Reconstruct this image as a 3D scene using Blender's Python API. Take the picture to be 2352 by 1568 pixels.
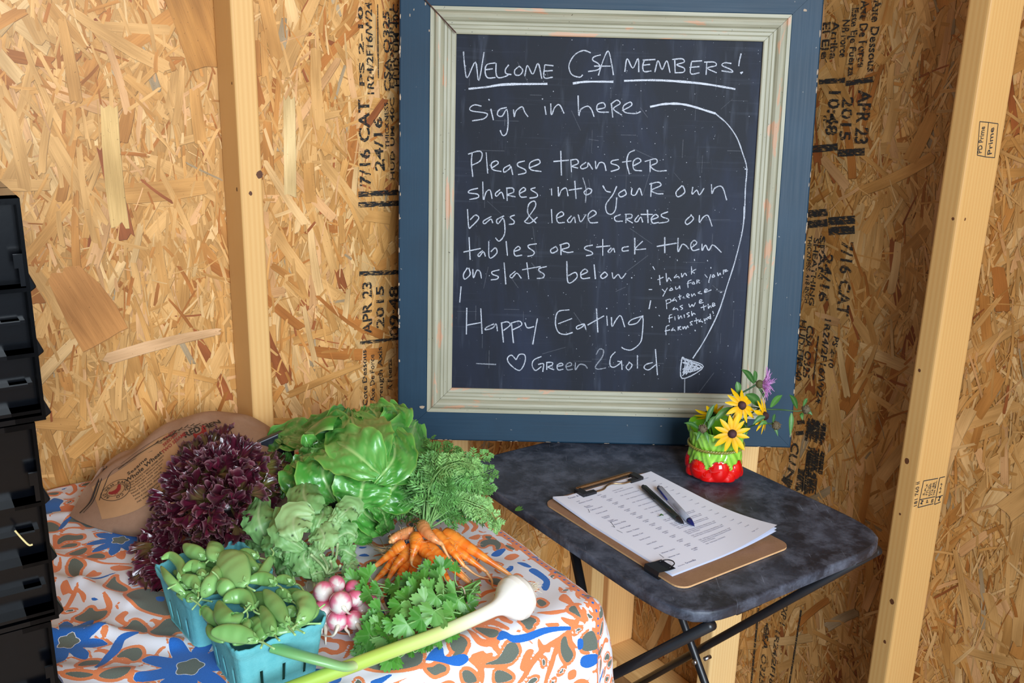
import bpy, bmesh, math, random
import numpy as np
from mathutils import Vector, Matrix, noise as mnoise

for o in list(bpy.data.objects):
    bpy.data.objects.remove(o)
SC = bpy.context.scene
COL = SC.collection
PI = math.pi

# ------------------------------------------------------------------ camera, light, exposure
F = 2205.0                      # focal length in pixels of the 2352 x 1568 frame
CZ = 1.467                      # camera height
_d = np.array([989.8 - 1176, 8296.3 - 784, F]); _d /= np.linalg.norm(_d)
UPV = -_d
FWV = np.array([0, 0, 1.0]); FWV = FWV - FWV.dot(UPV) * UPV; FWV /= np.linalg.norm(FWV)
RTV = np.cross(FWV, UPV)
if RTV[0] < 0: RTV = -RTV
RM = np.array([RTV, FWV, UPV])  # world = RM @ camera(x right, y down, z forward)
cam = bpy.data.cameras.new('camera'); camo = bpy.data.objects.new('camera', cam); COL.objects.link(camo)
cam.sensor_width = 36; cam.lens = F * 36 / 2352; cam.clip_start = .02
camo.matrix_world = Matrix([[RM[i][0], -RM[i][1], -RM[i][2], (0, 0, CZ)[i]] for i in range(3)] + [[0, 0, 0, 1]])
SC.camera = camo

world = bpy.data.worlds.new('sky'); SC.world = world; world.use_nodes = True
bg = world.node_tree.nodes['Background']; bg.inputs[0].default_value = (.62, .79, 1, 1); bg.inputs[1].default_value = 0.43

def area(name, loc, target, sx, sy, power, col):
    l = bpy.data.lights.new(name, 'AREA'); l.shape = 'RECTANGLE'; l.size = sx; l.size_y = sy
    l.energy = power; l.color = col
    o = bpy.data.objects.new(name, l); COL.objects.link(o); o.location = loc
    o.rotation_euler = (Vector(target) - Vector(loc)).to_track_quat('-Z', 'Y').to_euler()
    return o
area('doorway_daylight', (1.25, -2.1, 2.15), (0.0, 1.4, .85), 1.8, 1.9, 192, (.80, .905, 1.0))

vs = SC.view_settings
vs.view_transform = 'Standard'; vs.look = 'None'; vs.gamma = 1; vs.use_curve_mapping = False
vs.exposure = 0.22

# ------------------------------------------------------------------ layout constants (metres)
AL = .5937
WL = Vector((math.cos(AL), math.sin(AL), 0))      # along the left wall, towards the corner
NL = Vector((math.sin(AL), -math.cos(AL), 0))     # out of the left wall, also along the right wall away from the corner
UZ = Vector((0, 0, 1))
CORNER = Vector((.3107, 2.2023, 0))
TB, TC = .775, .76                                # heights of the black table and of the cloth
O0 = Vector((0, 0, CZ))

def ray(x, y):
    c = np.array([(x - 1176) / F, (y - 784) / F, 1.0])
    return Vector(RM @ c)
def onz(x, y, z):
    r = ray(x, y); return O0 + r * ((z - CZ) / r.z)
def onp(x, y, p0, n):
    r = ray(x, y); return O0 + r * ((p0 - O0).dot(n) / r.dot(n))
def at(x, y, h=0):                                # h metres above the cloth
    return onz(x, y, TC + h)

# ------------------------------------------------------------------ helpers
class MB:
    def __init__(s): s.v = []; s.f = []; s.c = []; s.uv = []; s.mi = []; s.sm = []
    def add(s, verts, faces, col=(1, 1, 1), uv=None, mi=0, smooth=True):
        b = len(s.v); n = len(verts)
        s.v += [tuple(p) for p in verts]
        if len(col) == n and n and hasattr(col[0], '__len__'): s.c += [tuple(c)[:3] for c in col]
        else: s.c += [tuple(col)[:3]] * n
        s.uv += list(uv) if uv is not None else [(0, 0)] * n
        for f in faces: s.f.append(tuple(b + i for i in f)); s.mi.append(mi); s.sm.append(smooth)
        return s
    def build(s, name, mats, parent=None, loc=None):
        if not isinstance(mats, (list, tuple)): mats = [mats]
        me = bpy.data.meshes.new(name)
        org = Vector(WLOC.get(parent.name, (0, 0, 0))) if parent else Vector(loc or (0, 0, 0))
        va = np.array(s.v, dtype=float)
        if LIE:                                    # what lies on the cloth stays on top of it
            dx, dy = va[:, 0] - .11, va[:, 1] - 1.165
            on = (dx * WL.x + dy * WL.y < 0) & (dx * NL.x + dy * NL.y < 0) & (va[:, 2] < TC + .0012)
            va[on, 2] = TC + .0012
        va = va - np.array(org)
        me.from_pydata(va.tolist(), [], s.f)
        for m in mats: me.materials.append(m)
        me.polygons.foreach_set('material_index', s.mi)
        me.polygons.foreach_set('use_smooth', s.sm)
        ca = me.color_attributes.new('Col', 'FLOAT_COLOR', 'POINT')
        cc = np.ones((len(s.v), 4)); cc[:, :3] = np.array(s.c); ca.data.foreach_set('color', cc.ravel())
        ul = me.uv_layers.new(name='UVMap')
        li = np.zeros(len(me.loops), dtype=np.int32); me.loops.foreach_get('vertex_index', li)
        ul.data.foreach_set('uv', np.array(s.uv, dtype=float)[li].ravel())
        me.update()
        o = bpy.data.objects.new(name, me); COL.objects.link(o)
        if parent: o.parent = parent; WLOC[o.name] = org
        else: o.location = org; WLOC[o.name] = org
        return o
WLOC = {}; LIE = False

def thing(name, label, cat, loc=(0, 0, 0), group=None):
    o = bpy.data.objects.new(name, None); COL.objects.link(o); o.empty_display_size = .03
    o.location = loc; WLOC[o.name] = Vector(loc)
    return tag(o, label, cat, group)
def tag(o, label, cat=None, group=None):
    o['label'] = label
    if cat: o['category'] = cat
    if group: o['group'] = group
    return o
def struct(o, label=None):
    o['kind'] = 'structure'
    if label: o['label'] = label
    return o
def bevel(o, w, seg=2, ang=40):
    m = o.modifiers.new('bevel', 'BEVEL'); m.width = w; m.segments = seg; m.limit_method = 'ANGLE'; m.angle_limit = math.radians(ang)
    return o

def box(mb, o, ax, ay, az, col=(1, 1, 1), mi=0):
    """box from corner o along the vectors ax, ay, az; uv runs along the longest side"""
    o = Vector(o); ax, ay, az = Vector(ax), Vector(ay), Vector(az)
    if ax.cross(ay).dot(az) < 0: ax, ay = ay, ax
    E = [ax, ay, az]; L = max(E, key=lambda e: e.length)
    for (a, b, c) in ((0, 1, 2), (1, 2, 0), (2, 0, 1)):
        for k in (0, 1):
            p = o + E[c] * k
            q = [p, p + E[a], p + E[a] + E[b], p + E[b]]
            if not k: q = q[::-1]
            uv = []
            for x in q:
                d = x - o; u = d.dot(L.normalized())
                w = sum(d.dot(e.normalized()) for e in E if e is not L)
                uv.append((u, w))
            mb.add(q, [(0, 1, 2, 3)], col, uv, mi, False)
    return mb

def weld(o, d=1e-5):
    bm = bmesh.new(); bm.from_mesh(o.data); bmesh.ops.remove_doubles(bm, verts=bm.verts, dist=d); bm.to_mesh(o.data); bm.free(); return o

def smooth_path(pts, n=6, closed=False):
    P = [Vector(p) for p in pts]
    if len(P) < 3: return P
    out = []; m = len(P)
    rng = range(m if closed else m - 1)
    for i in rng:
        p1, p2 = P[i], P[(i + 1) % m]
        p0 = P[(i - 1) % m] if (closed or i > 0) else p1 * 2 - p2
        p3 = P[(i + 2) % m] if (closed or i + 2 < m) else p2 * 2 - p1
        for k in range(n):
            t = k / n
            out.append(.5 * ((2 * p1) + (p2 - p0) * t + (2 * p0 - 5 * p1 + 4 * p2 - p3) * t * t + (3 * p1 - p0 - 3 * p2 + p3) * t ** 3))
    if not closed: out.append(P[-1])
    return out

def tube(mb, path, rad, seg=8, col=(1, 1, 1), cap=True, mi=0, flat=None, uvs=1):
    """tube along path; rad a number, list or function of 0..1; col may be a function of 0..1; flat = (normal, ratio)"""
    P = [Vector(p) for p in path]; n = len(P)
    T = [(P[min(i + 1, n - 1)] - P[max(i - 1, 0)]).normalized() for i in range(n)]
    up = Vector(flat[0]) if flat else (Vector((0, 0, 1)) if abs(T[0].z) < .9 else Vector((1, 0, 0)))
    v, c, uv = [], [], []
    L = 0
    for i in range(n):
        t = i / max(n - 1, 1)
        if i: L += (P[i] - P[i - 1]).length
        a = (up - T[i] * up.dot(T[i]))
        a = a.normalized() if a.length > 1e-6 else T[i].orthogonal().normalized()
        if not flat: up = a
        b = T[i].cross(a)
        r = rad(t) if callable(rad) else (rad[i] if hasattr(rad, '__len__') else rad)
        ra = r * (flat[1] if flat else 1)
        for k in range(seg):
            w = 2 * PI * k / seg
            v.append(P[i] + a * math.cos(w) * ra + b * math.sin(w) * r)
            c.append(col(t) if callable(col) else col); uv.append((L * uvs, k / seg))
    f = [(i * seg + k, i * seg + (k + 1) % seg, (i + 1) * seg + (k + 1) % seg, (i + 1) * seg + k) for i in range(n - 1) for k in range(seg)]
    if cap:
        f.append(tuple(range(seg))[::-1]); f.append(tuple((n - 1) * seg + k for k in range(seg)))
    mb.add(v, f, c, uv, mi); return mb

def grid_faces(nu, nv, wrap=False):
    f = []
    for i in range(nu - 1):
        for j in range(nv if wrap else nv - 1):
            f.append((i * nv + j, i * nv + (j + 1) % nv, (i + 1) * nv + (j + 1) % nv, (i + 1) * nv + j))
    return f

def ball(mb, c, r, col=(1, 1, 1), nu=8, nv=12, sc=(1, 1, 1), mi=0):
    c = Vector(c); v = []
    for i in range(nu + 1):
        a = PI * i / nu
        for j in range(nv):
            b = 2 * PI * j / nv
            v.append(c + Vector((math.sin(a) * math.cos(b) * r * sc[0], math.sin(a) * math.sin(b) * r * sc[1], math.cos(a) * r * sc[2])))
    mb.add(v, grid_faces(nu + 1, nv, True), col, None, mi); return mb

def lerp(a, b, t): return tuple(x + (y - x) * t for x, y in zip(a, b))
def mixc(stops, t):
    for (t0, c0), (t1, c1) in zip(stops, stops[1:]):
        if t <= t1: return lerp(c0, c1, max(0, min(1, (t - t0) / max(t1 - t0, 1e-6))))
    return stops[-1][1]
def lin(r, g, b):
    f = lambda x: ((x / 255 + .055) / 1.055) ** 2.4 if x > 10 else x / 255 / 12.92
    return (f(r), f(g), f(b))

_txt = {}
def text_mesh(s, size, spacing=1.0, align='LEFT', bold=0.0):
    """flat triangles of a line of type: vertices (x, y) and faces"""
    k = (s, size, spacing, align, bold)
    if k in _txt: return _txt[k]
    cu = bpy.data.curves.new('type', 'FONT'); cu.body = s; cu.size = size; cu.space_character = spacing; cu.align_x = align; cu.resolution_u = 2; cu.offset = bold
    o = bpy.data.objects.new('type', cu); COL.objects.link(o)
    dg = bpy.context.evaluated_depsgraph_get(); dg.update()
    me = o.evaluated_get(dg).to_mesh()
    v = [(p.co.x, p.co.y) for p in me.vertices]; f = [tuple(p.vertices) for p in me.polygons]
    o.evaluated_get(dg).to_mesh_clear(); bpy.data.objects.remove(o); bpy.data.curves.remove(cu)
    _txt[k] = (v, f); return _txt[k]

# ------------------------------------------------------------------ materials
class NT:
    def __init__(s, name):
        s.m = bpy.data.materials.new(name); s.m.use_nodes = True; s.t = s.m.node_tree
        s.p = s.t.nodes['Principled BSDF']; s.out = s.t.nodes['Material Output']
    def n(s, typ, **kw):
        nd = s.t.nodes.new('ShaderNode' + typ)
        for k, val in kw.items():
            if k.startswith('_'): setattr(nd, k[1:], val)
            else: s.set(nd.inputs[int(k[1:]) if k[0] == 'i' and k[1:].isdigit() else k.replace('__', ' ')], val)
        return nd
    def set(s, inp, val):
        if isinstance(val, bpy.types.NodeSocket): s.t.links.new(val, inp)
        elif hasattr(val, '__len__') and not isinstance(val, str) and len(val) == 3 and inp.type == 'RGBA': inp.default_value = (*val, 1)
        else: inp.default_value = val
    def P(s, **kw):
        for k, val in kw.items(): s.set(s.p.inputs[k.replace('__', ' ')], val)
        return s
    def attr(s, name='Col'): return s.n('Attribute', _attribute_name=name).outputs['Color']
    def co(s, which='Object'): return s.n('TexCoord').outputs[which]
    def mapp(s, vec, scale=(1, 1, 1), loc=(0, 0, 0), rot=(0, 0, 0)): return s.n('Mapping', Vector=vec, Scale=scale, Location=loc, Rotation=rot).outputs[0]
    def noise(s, vec, scale, detail=4, rough=.55, dist=0): return s.n('TexNoise', Vector=vec, Scale=scale, Detail=detail, Roughness=rough, Distortion=dist).outputs['Fac']
    def ramp(s, fac, stops, interp='LINEAR'):
        r = s.n('ValToRGB', Fac=fac); e = r.color_ramp; e.interpolation = interp
        while len(e.elements) > 1: e.elements.remove(e.elements[-1])
        e.elements[0].position = stops[0][0]; c = stops[0][1]; e.elements[0].color = (*c, 1) if hasattr(c, '__len__') else (c, c, c, 1)
        for p, c in stops[1:]:
            q = e.elements.new(p); q.color = (*c, 1) if hasattr(c, '__len__') else (c, c, c, 1)
        return r.outputs[0]
    def mix(s, fac, a, b, mode='MIX'):
        m = s.n('Mix', _data_type='RGBA', _blend_type=mode); s.set(m.inputs[0], fac); s.set(m.inputs[6], a); s.set(m.inputs[7], b); return m.outputs[2]
    def math(s, op, a, b=0.0, c=0.0): 
        m = s.n('Math', _operation=op); s.set(m.inputs[0], a); s.set(m.inputs[1], b)
        if op in ('MULTIPLY_ADD',): s.set(m.inputs[2], c)
        return m.outputs[0]
    def bump(s, h, strength=.3, dist=.002): s.P(Normal=s.n('Bump', Height=h, Strength=strength, Distance=dist).outputs[0]); return s

def plain(name, col, rough=.5, metal=0, nscale=0, namt=.2, bump=0, bdist=.001, coat=0, spec=.5):
    s = NT(name); s.P(Roughness=rough, Metallic=metal, Coat__Weight=coat, Specular__IOR__Level=spec)
    if nscale:
        f = s.noise(s.co(), nscale, 5)
        s.P(Base__Color=s.mix(f, tuple(c * (1 - namt) for c in col), tuple(min(1, c * (1 + namt)) for c in col)))
        if bump: s.bump(f, bump, bdist)
    else: s.P(Base__Color=col)
    return s.m

def vcol(name, rough=.45, nscale=60, namt=.25, bump=.2, bdist=.001, sss=0, coat=0, trans=0, spec=.5, vein=0):
    """pigment from the mesh's own colour attribute with fine procedural variation"""
    s = NT(name); c = s.attr(); f = s.noise(s.co(), nscale, 4)
    g = s.math('MULTIPLY_ADD', f, 2 * namt, 1 - namt)
    cc = s.mix(1.0, c, s.n('CombineColor', Red=g, Green=g, Blue=g).outputs[0], 'MULTIPLY')
    s.P(Base__Color=cc, Roughness=rough, Coat__Weight=coat, Specular__IOR__Level=spec)
    if sss: s.P(Subsurface__Weight=sss, Subsurface__Radius=(.004, .004, .002), Subsurface__Scale=1.0)
    if trans:
        tr = s.n('BsdfTranslucent', Color=cc).outputs[0]
        mx = s.n('MixShader'); s.set(mx.inputs[0], trans); s.set(mx.inputs[1], s.p.outputs[0]); s.set(mx.inputs[2], tr)
        s.t.links.new(mx.outputs[0], s.out.inputs[0])
    if bump: s.bump(f, bump, bdist)
    return s.m

# oriented strand board: every strand is a real sliver in the mesh, grain from its uv
s = NT('strand_board'); c = s.attr(); uv = s.co('UV')
g1 = s.noise(s.mapp(uv, (14, 420, 1)), 1, 3, .6)
g2 = s.noise(s.mapp(uv, (9, 60, 1)), 1, 4, .6, .6)
wv = s.n('TexWave', Vector=s.mapp(uv, (1.2, 46, 1)), Scale=1.6, Distortion=3, Detail=2, Detail__Scale=.8).outputs['Fac']
k = s.math('ADD', s.math('MULTIPLY', g1, .55), s.math('MULTIPLY', g2, .42)); k = s.math('ADD', k, s.math('MULTIPLY', wv, .30)); k = s.math('ADD', k, .36)
cc = s.mix(1.0, c, s.n('CombineColor', Red=k, Green=s.math('POWER', k, 1.15), Blue=s.math('POWER', k, 1.45)).outputs[0], 'MULTIPLY')
fl = s.ramp(s.noise(s.co(), 260, 2), [(0.0, 1), (.27, 1), (.3, 0), (1, 0)])
cc = s.mix(s.math('MULTIPLY', fl, .5), cc, (.12, .05, .015))
s.P(Base__Color=cc, Roughness=.5, Specular__IOR__Level=.35); s.bump(k, .35, .0006); M_OSB = s.m

# pine: growth rings along the length (uv), soft knots are in the mesh
s = NT('pine_lumber'); uv = s.co('UV'); c = s.attr()
w1 = s.n('TexWave', _wave_type='BANDS', _bands_direction='Y', Vector=s.mapp(uv, (.35, 26, 1)), Scale=1.5, Distortion=5.5, Detail=3, Detail__Scale=.45, Detail__Roughness=.55).outputs['Fac']
n1 = s.noise(s.mapp(uv, (5, 260, 1)), 1, 3); n2 = s.noise(s.mapp(uv, (3, 12, 1)), 1, 3)
cc = s.mix(s.math('MULTIPLY', w1, .38), lin(246, 210, 148), lin(222, 168, 98))
cc = s.mix(s.math('MULTIPLY', n1, .35), cc, lin(250, 222, 166)); cc = s.mix(s.math('MULTIPLY', n2, .4), cc, lin(232, 178, 110))
cc = s.mix(1.0, cc, c, 'MULTIPLY')
s.P(Base__Color=cc, Roughness=.55, Specular__IOR__Level=.3); s.bump(n1, .15, .0005); M_PINE = s.m
M_KNOT = plain('knot_wood', lin(92, 52, 26), .6, nscale=300, namt=.4)

def ink(name, col, thr=.5, scale=(220, 220, 220), soft=.08):
    s = NT(name); f = s.noise(s.mapp(s.co(), scale), 1, 3, .6)
    a = s.ramp(f, [(0, 1), (thr - soft, 1), (thr + soft, 0), (1, 0)])
    s.P(Base__Color=col, Roughness=.8, Alpha=a); return s.m
M_INK = ink('stamp_ink', (.012, .011, .01), .57, (110, 110, 420))
M_INKF = ink('print_ink', (.02, .02, .022), .70, (400, 400, 400))

# ------------------------------------------------------------------ the shed corner
PAL = [(lin(225, 171, 103), 40), (lin(216, 157, 86), 32), (lin(234, 188, 126), 14), (lin(203, 138, 68), 13), (lin(186, 116, 52), 6), (lin(164, 92, 46), 2), (lin(178, 152, 116), 1), (lin(228, 172, 114), 10)]
PALW = [c for c, w in PAL for _ in range(w)]
def strands(mb, org, ax, nrm, a0, a1, z0, z1, nbig, nsml, seed, tilt, dark=1.0, special=()):
    """ax along the wall, nrm into the room; strands pressed flat in growing order"""
    R = random.Random(seed)
    todo = [('b', i) for i in range(nbig)] + [('s', i) for i in range(nsml)]
    R.shuffle(todo)
    todo = [t for t in todo if t[0] == 'b' and R.random() < .55] + todo
    todo += [('x', q) for q in special]
    n = len(todo)
    for i, (kd, q) in enumerate(todo):
        h = .0004 + .0016 * i / n
        if kd == 'x': a, z, L, W, th, col = q; col = tuple(x * .88 for x in col)
        else:
            a = R.uniform(a0, a1); z = R.uniform(z0, z1)
            th = PI / 2 + R.gauss(0, tilt) if R.random() < .74 else R.uniform(0, PI)
            if kd == 'b': L = R.uniform(.05, .17); W = R.uniform(.007, .024) * (1 + .5 * (R.random() < .14))
            else: L = R.uniform(.015, .075); W = R.uniform(.0014, .0065)
            col = R.choice(PALW); jb = R.uniform(.92, 1.06) * dark; col = tuple(x * jb for x in col)
        ca, sa = math.cos(th), math.sin(th)
        pts = []
        sk = R.uniform(-.25, .25) * W; tp = R.uniform(.55, 1.0)
        bow = R.uniform(-.04, .04) * L
        def pt(u, w): return (u * L / 2, w * W / 2 * (1 - (1 - tp) * max(0, u)) + bow * (1 - u * u))
        end = lambda sgn: [pt(sgn * (1 + R.uniform(-.10, .05)), sgn * w) for w in (-1, -.45 + R.uniform(-.2, .2), .1 + R.uniform(-.2, .2), .6, 1)]
        e1, e2 = end(1), end(-1)
        loop = e1 + [pt(.4, 1), pt(-.3, 1)] + e2 + [pt(-.4, -1), pt(.3, -1)]
        ou, ov = R.uniform(0, 40), R.uniform(0, 40)
        P, UV = [], []
        for (u, w) in loop:
            P.append(org + ax * (a + u * ca - w * sa) + UZ * (z + u * sa + w * ca) + nrm * h); UV.append((u + ou, w + ov))
        m = len(P)
        flip = ax.cross(UZ).dot(nrm) < 0
        f = tuple(range(m))[::-1] if flip else tuple(range(m))
        if (kd == 'b' and R.random() < .7) or kd == 'x':      # shade gap and resin line under one edge, painted as a darker copy
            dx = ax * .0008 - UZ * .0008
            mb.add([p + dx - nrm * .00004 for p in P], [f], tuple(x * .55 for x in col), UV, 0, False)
        mb.add(P, [f], col, UV, 0, False)

def wall(name, org, ax, nrm, a0, a1, fill, label):
    mb = MB()
    box(mb, org + ax * a0 - nrm * .012, ax * (a1 - a0), nrm * .012, UZ * 2.45, lin(196, 146, 84))
    fill(mb); return struct(mb.build(name, M_OSB), label)
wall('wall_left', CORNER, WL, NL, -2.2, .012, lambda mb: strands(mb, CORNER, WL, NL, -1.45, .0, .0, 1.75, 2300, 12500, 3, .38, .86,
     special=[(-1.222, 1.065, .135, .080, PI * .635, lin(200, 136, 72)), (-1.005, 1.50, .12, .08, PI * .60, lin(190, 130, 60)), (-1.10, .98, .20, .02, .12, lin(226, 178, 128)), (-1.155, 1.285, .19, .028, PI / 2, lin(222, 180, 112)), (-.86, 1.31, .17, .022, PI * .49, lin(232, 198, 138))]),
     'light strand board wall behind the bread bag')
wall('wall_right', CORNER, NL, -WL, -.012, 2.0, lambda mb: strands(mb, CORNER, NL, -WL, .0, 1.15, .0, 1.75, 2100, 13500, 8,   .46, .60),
     'strand board wall behind the black table')

def stud(name, a0, wall_ax, wall_n, z0=.038, z1=2.41, w=.038, d=.089, knots=(), label=None, tint=(1, 1, 1)):
    mb = MB(); o = CORNER + wall_ax * a0 + wall_n * .0022 + UZ * z0
    box(mb, o, wall_ax * w, wall_n * d, UZ * (z1 - z0), tint)
    me = mb.build(name, [M_PINE, M_KNOT]); weld(me); bevel(me, .0045, 3)
    R = random.Random(int(abs(a0) * 1000))
    if knots:
        kb = MB()
        for (face, u, z, r) in knots:      # face 'f' narrow front, 's' wide side towards the camera
            if face == 'f': c, e1, n = CORNER + wall_ax * (a0 + u) + wall_n * (d + .0025), wall_ax, wall_n
            else: c, e1, n = CORNER + wall_ax * (a0 if face == 'l' else a0 + w) + wall_n * (.002 + u) + wall_ax * (-.0003 if face == 'l' else .0003), wall_n, wall_ax * (-1 if face == 'l' else 1)
            ring = [c + e1 * math.cos(t) * r * R.uniform(.8, 1.1) + UZ * (z - c.z + math.sin(t) * r * 1.3 * R.uniform(.8, 1.1)) for t in [2 * PI * k / 10 for k in range(10)]]
            nn = (ring[1] - ring[0]).cross(ring[2] - ring[1])
            kb.add(ring, [tuple(range(10)) if nn.dot(n) > 0 else tuple(range(10))[::-1]], (1, 1, 1), None, 0, False)
        k = kb.build('knot', M_KNOT, me)
    return struct(me, label)
stud('wall_stud', -.9806, WL, NL, knots=(('f', .016, 1.245, .0032), ('f', .033, 1.275, .006), ('l', .07, 1.25, .003), ('l', .075, 1.42, .002)), label='pine stud behind the bread bag and lettuce', tint=(.84, .74, .62))
stud('wall_stud', -.574, WL, NL, label='pine stud hidden behind the chalkboard bottom edge')
stud('wall_stud', -.190, WL, NL, label='pine stud in the gap under the black table', tint=(.95, .9, .85))
stud('wall_stud', .0, NL, -WL, label='pine corner stud under the black table', tint=(1, .86, .75))
stud('wall_stud', .352, NL, -WL, label='pine stud behind the crossed legs of the black table')
stud('wall_stud', .767, NL, -WL, knots=(('f', .030, 1.246, .0022), ('f', .012, .993, .0024), ('f', .014, .833, .0045), ('f', .016, .735, .002), ('f', .026, .57, .0045), ('f', .024, .488, .003), ('s', .07, 1.245, .002)), label='pine stud with printed grade stamps standing by the black table', tint=(.64, .55, .43))  # tint darkened to put the shade on this stud into its colour
def plate(name, ax, n, a0, a1, label):
    mb = MB(); box(mb, CORNER + ax * a0 + n * .0022, ax * (a1 - a0), n * .089, UZ * .038, (.92, .86, .78)); o = mb.build(name, M_PINE); weld(o); bevel(o, .004, 2); struct(o, label)
plate('bottom_plate', WL, NL, -2.1, -.095, 'pine bottom plate of the bread bag wall')
plate('bottom_plate', NL, -WL, .0, 1.9, 'pine bottom plate of the black table wall')
mb = MB(); box(mb, Vector((-2.6, -2.4, -.05)), Vector((5, 0, 0)), Vector((0, 5.4, 0)), Vector((0, 0, .05)), lin(150, 116, 80)); struct(mb.build('floor', M_OSB), 'bare board floor under the tables')
mb = MB(); box(mb, Vector((-2.6, -.2, 2.45)), Vector((5, 0, 0)), Vector((0, 3.4, 0)), Vector((0, 0, .03)), lin(196, 146, 84)); struct(mb.build('ceiling', M_OSB), 'strand board ceiling above the corner')

# ------------------------------------------------------------------ mill stamps printed on the strand board and the stud
def stamp_line(mb, plane_p, plane_n, p0, p1, s, height, lift=.0024):
    """type from pixel-ray p0 to p1 on the plane; letters 'height' tall, standing on the line"""
    A = onp(*p0, plane_p, plane_n); B = onp(*p1, plane_p, plane_n)
    d = (B - A); L = d.length; d.normalize(); up = plane_n.cross(d).normalized()
    v, f = text_mesh(s, 1.0, 1.0, 'LEFT', .022 if lift > .001 else .008)
    w = max(p[0] for p in v); h = .72
    mb.add([A + d * (x / w * L) + up * (y / h * height) + plane_n * lift for x, y in v], f, (1, 1, 1), None, 0, False)
def stamp_bar(mb, plane_p, plane_n, p0, p1, w, lift=.0024):
    A = onp(*p0, plane_p, plane_n); B = onp(*p1, plane_p, plane_n); d = (B - A).normalized(); up = plane_n.cross(d).normalized() * w / 2
    n = plane_n * lift
    mb.add([A - up + n, B - up + n, B + up + n, A + up + n], [(0, 1, 2, 3)], (1, 1, 1), None, 0, False)
WALLS = {o.name: o for o in COL.objects if o.name.startswith('wall_')}
mb = MB(); P, N = CORNER, NL
for a in [((850, 427), (846, 228), '7/16 CAT', .022), ((880, 392), (876, 268), '24/16', .018), ((905, 415), (903, 20), 'HUD UM 40C  EXPOSURE 1', .009), ((893, 340), (890, 235), 'THICKNESS', .008), ((896, 212), (892, 25), 'CSA O325', .013),
          ((858, 222), (852, 5), '1R24/2F16/W24', .013), ((836, 200), (832, 15), 'PS 2-10', .010), ((916, 200), (914, 10), 'HUD UM 40C', .012),
          ((853, 764), (852, 646), 'APR 23', .020), ((881, 752), (880, 655), '2015', .017), ((915, 772), (914, 655), '09:48', .021),
          ((843, 930), (840, 802), 'Cote Dessous', .010), ((860, 920), (858, 812), 'Axe De Force', .010), ((879, 932), (876, 795), 'Strength Axis', .010), ((900, 895), (898, 822), 'A Fuerza', .010)]:
    stamp_line(mb, P, N, *a)
for p0, p1, w in [((822, 446), (917, 441), .010), ((822, 470), (917, 466), .010), ((824, 628), (917, 624), .009), ((826, 787), (917, 776), .007), ((868, 180), (866, 10), .002), ((881, 392), (880, 365), .004)]:
    stamp_bar(mb, P, N, p0, p1, w)
mb.build('mill_stamp', M_INK, WALLS['wall_left'])
mb = MB(); P, N = CORNER, -WL
for a in [((1893, 50), (1888, 136), 'El Eje', .017), ((1914, 50), (1908, 136), 'Arriba', .016), ((1938, 45), (1930, 132), 'NB Force', .016), ((1960, 18), (1950, 175), 'Este Eje Fuerza', .014), ((1980, 2), (1972, 155), 'Axe De Force', .017), ((2008, 0), (1994, 165), 'Axe Dessous', .017),
          ((1908, 200), (1898, 310), '10:48', .026), ((1938, 222), (1930, 322), '2015', .024), ((1975, 208), (1965, 330), 'APR 23', .028), ((1872, 255), (1868, 280), '*', .05),
          ((1936, 552), (1925, 722), '7/16 CAT', .026), ((1895, 580), (1882, 690), '24/16', .022), ((1872, 545), (1860, 700), 'SHEATHING', .012), ((1858, 540), (1850, 695), 'THICKNESS .418 INCH', .010), ((1886, 540), (1880, 640), 'SPAN', .012),
          ((1898, 725), (1876, 925), '1R24/2F16/W24', .014), ((1918, 770), (1904, 842), 'PS 2-10', .012), ((1856, 745), (1846, 865), 'CSA O325', .016), ((1840, 732), (1828, 872), 'HUD-UM-40', .016),
          ((1758, 1430), (1745, 1568), 'CSA O325', .014), ((1784, 1440), (1768, 1568), '1R24/2F16', .012), ((1800, 1380), (1793, 1430), 'EXP 1', .014), ((1822, 1012), (1812, 1060), 'CU', .02), ((1812, 1070), (1806, 1100), 'N', .018)]:
    stamp_line(mb, P, N, *a)
for p0, p1, w in [((1883, 188), (1943, 184), .009), ((1945, 192), (2008, 182), .009), ((1864, 343), (1926, 337), .013), ((1926, 352), (1988, 348), .013), ((1853, 492), (1903, 487), .014), ((1853, 516), (1903, 511), .014), ((1905, 508), (1966, 504), .015), ((1905, 531), (1965, 527), .015), ((1882, 770), (1870, 872), .003),
                  ((1744, 1395), (1727, 1568), .005), ((1842, 1400), (1815, 1568), .004), ((1764, 1430), (1760, 1465), .004), ((1833, 970), (1850, 968), .008), ((1830, 995), (1848, 993), .008), ((1812, 1102), (1806, 1112), .025)]:
    stamp_bar(mb, P, N, p0, p1, w)
R = random.Random(12)
for x0, x1, y0, y1 in ((1856, 1900, 962, 1014), (1856, 1896, 1028, 1084), (1836, 1880, 1078, 1130)):
    for k in range(22):
        x = x0 + (x1 - x0) * (k + R.random() * .6) / 22; a = y0 + R.uniform(-4, 16) * R.random() + (k - 8) * .6; b = y1 + R.uniform(-18, 5) * R.random() + (k - 8) * .4
        stamp_bar(mb, P, N, (x, a), (x - (b - a) * .11, b), R.uniform(.0016, .0038))
mb.build('mill_stamp', M_INK, WALLS['wall_right'])
ST = [o for o in COL.objects if o.name.startswith('wall_stud') and 'grade' in o.get('label', '')][0]
P, N = CORNER + NL * (.767 + .038), NL
mb = MB()
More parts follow.
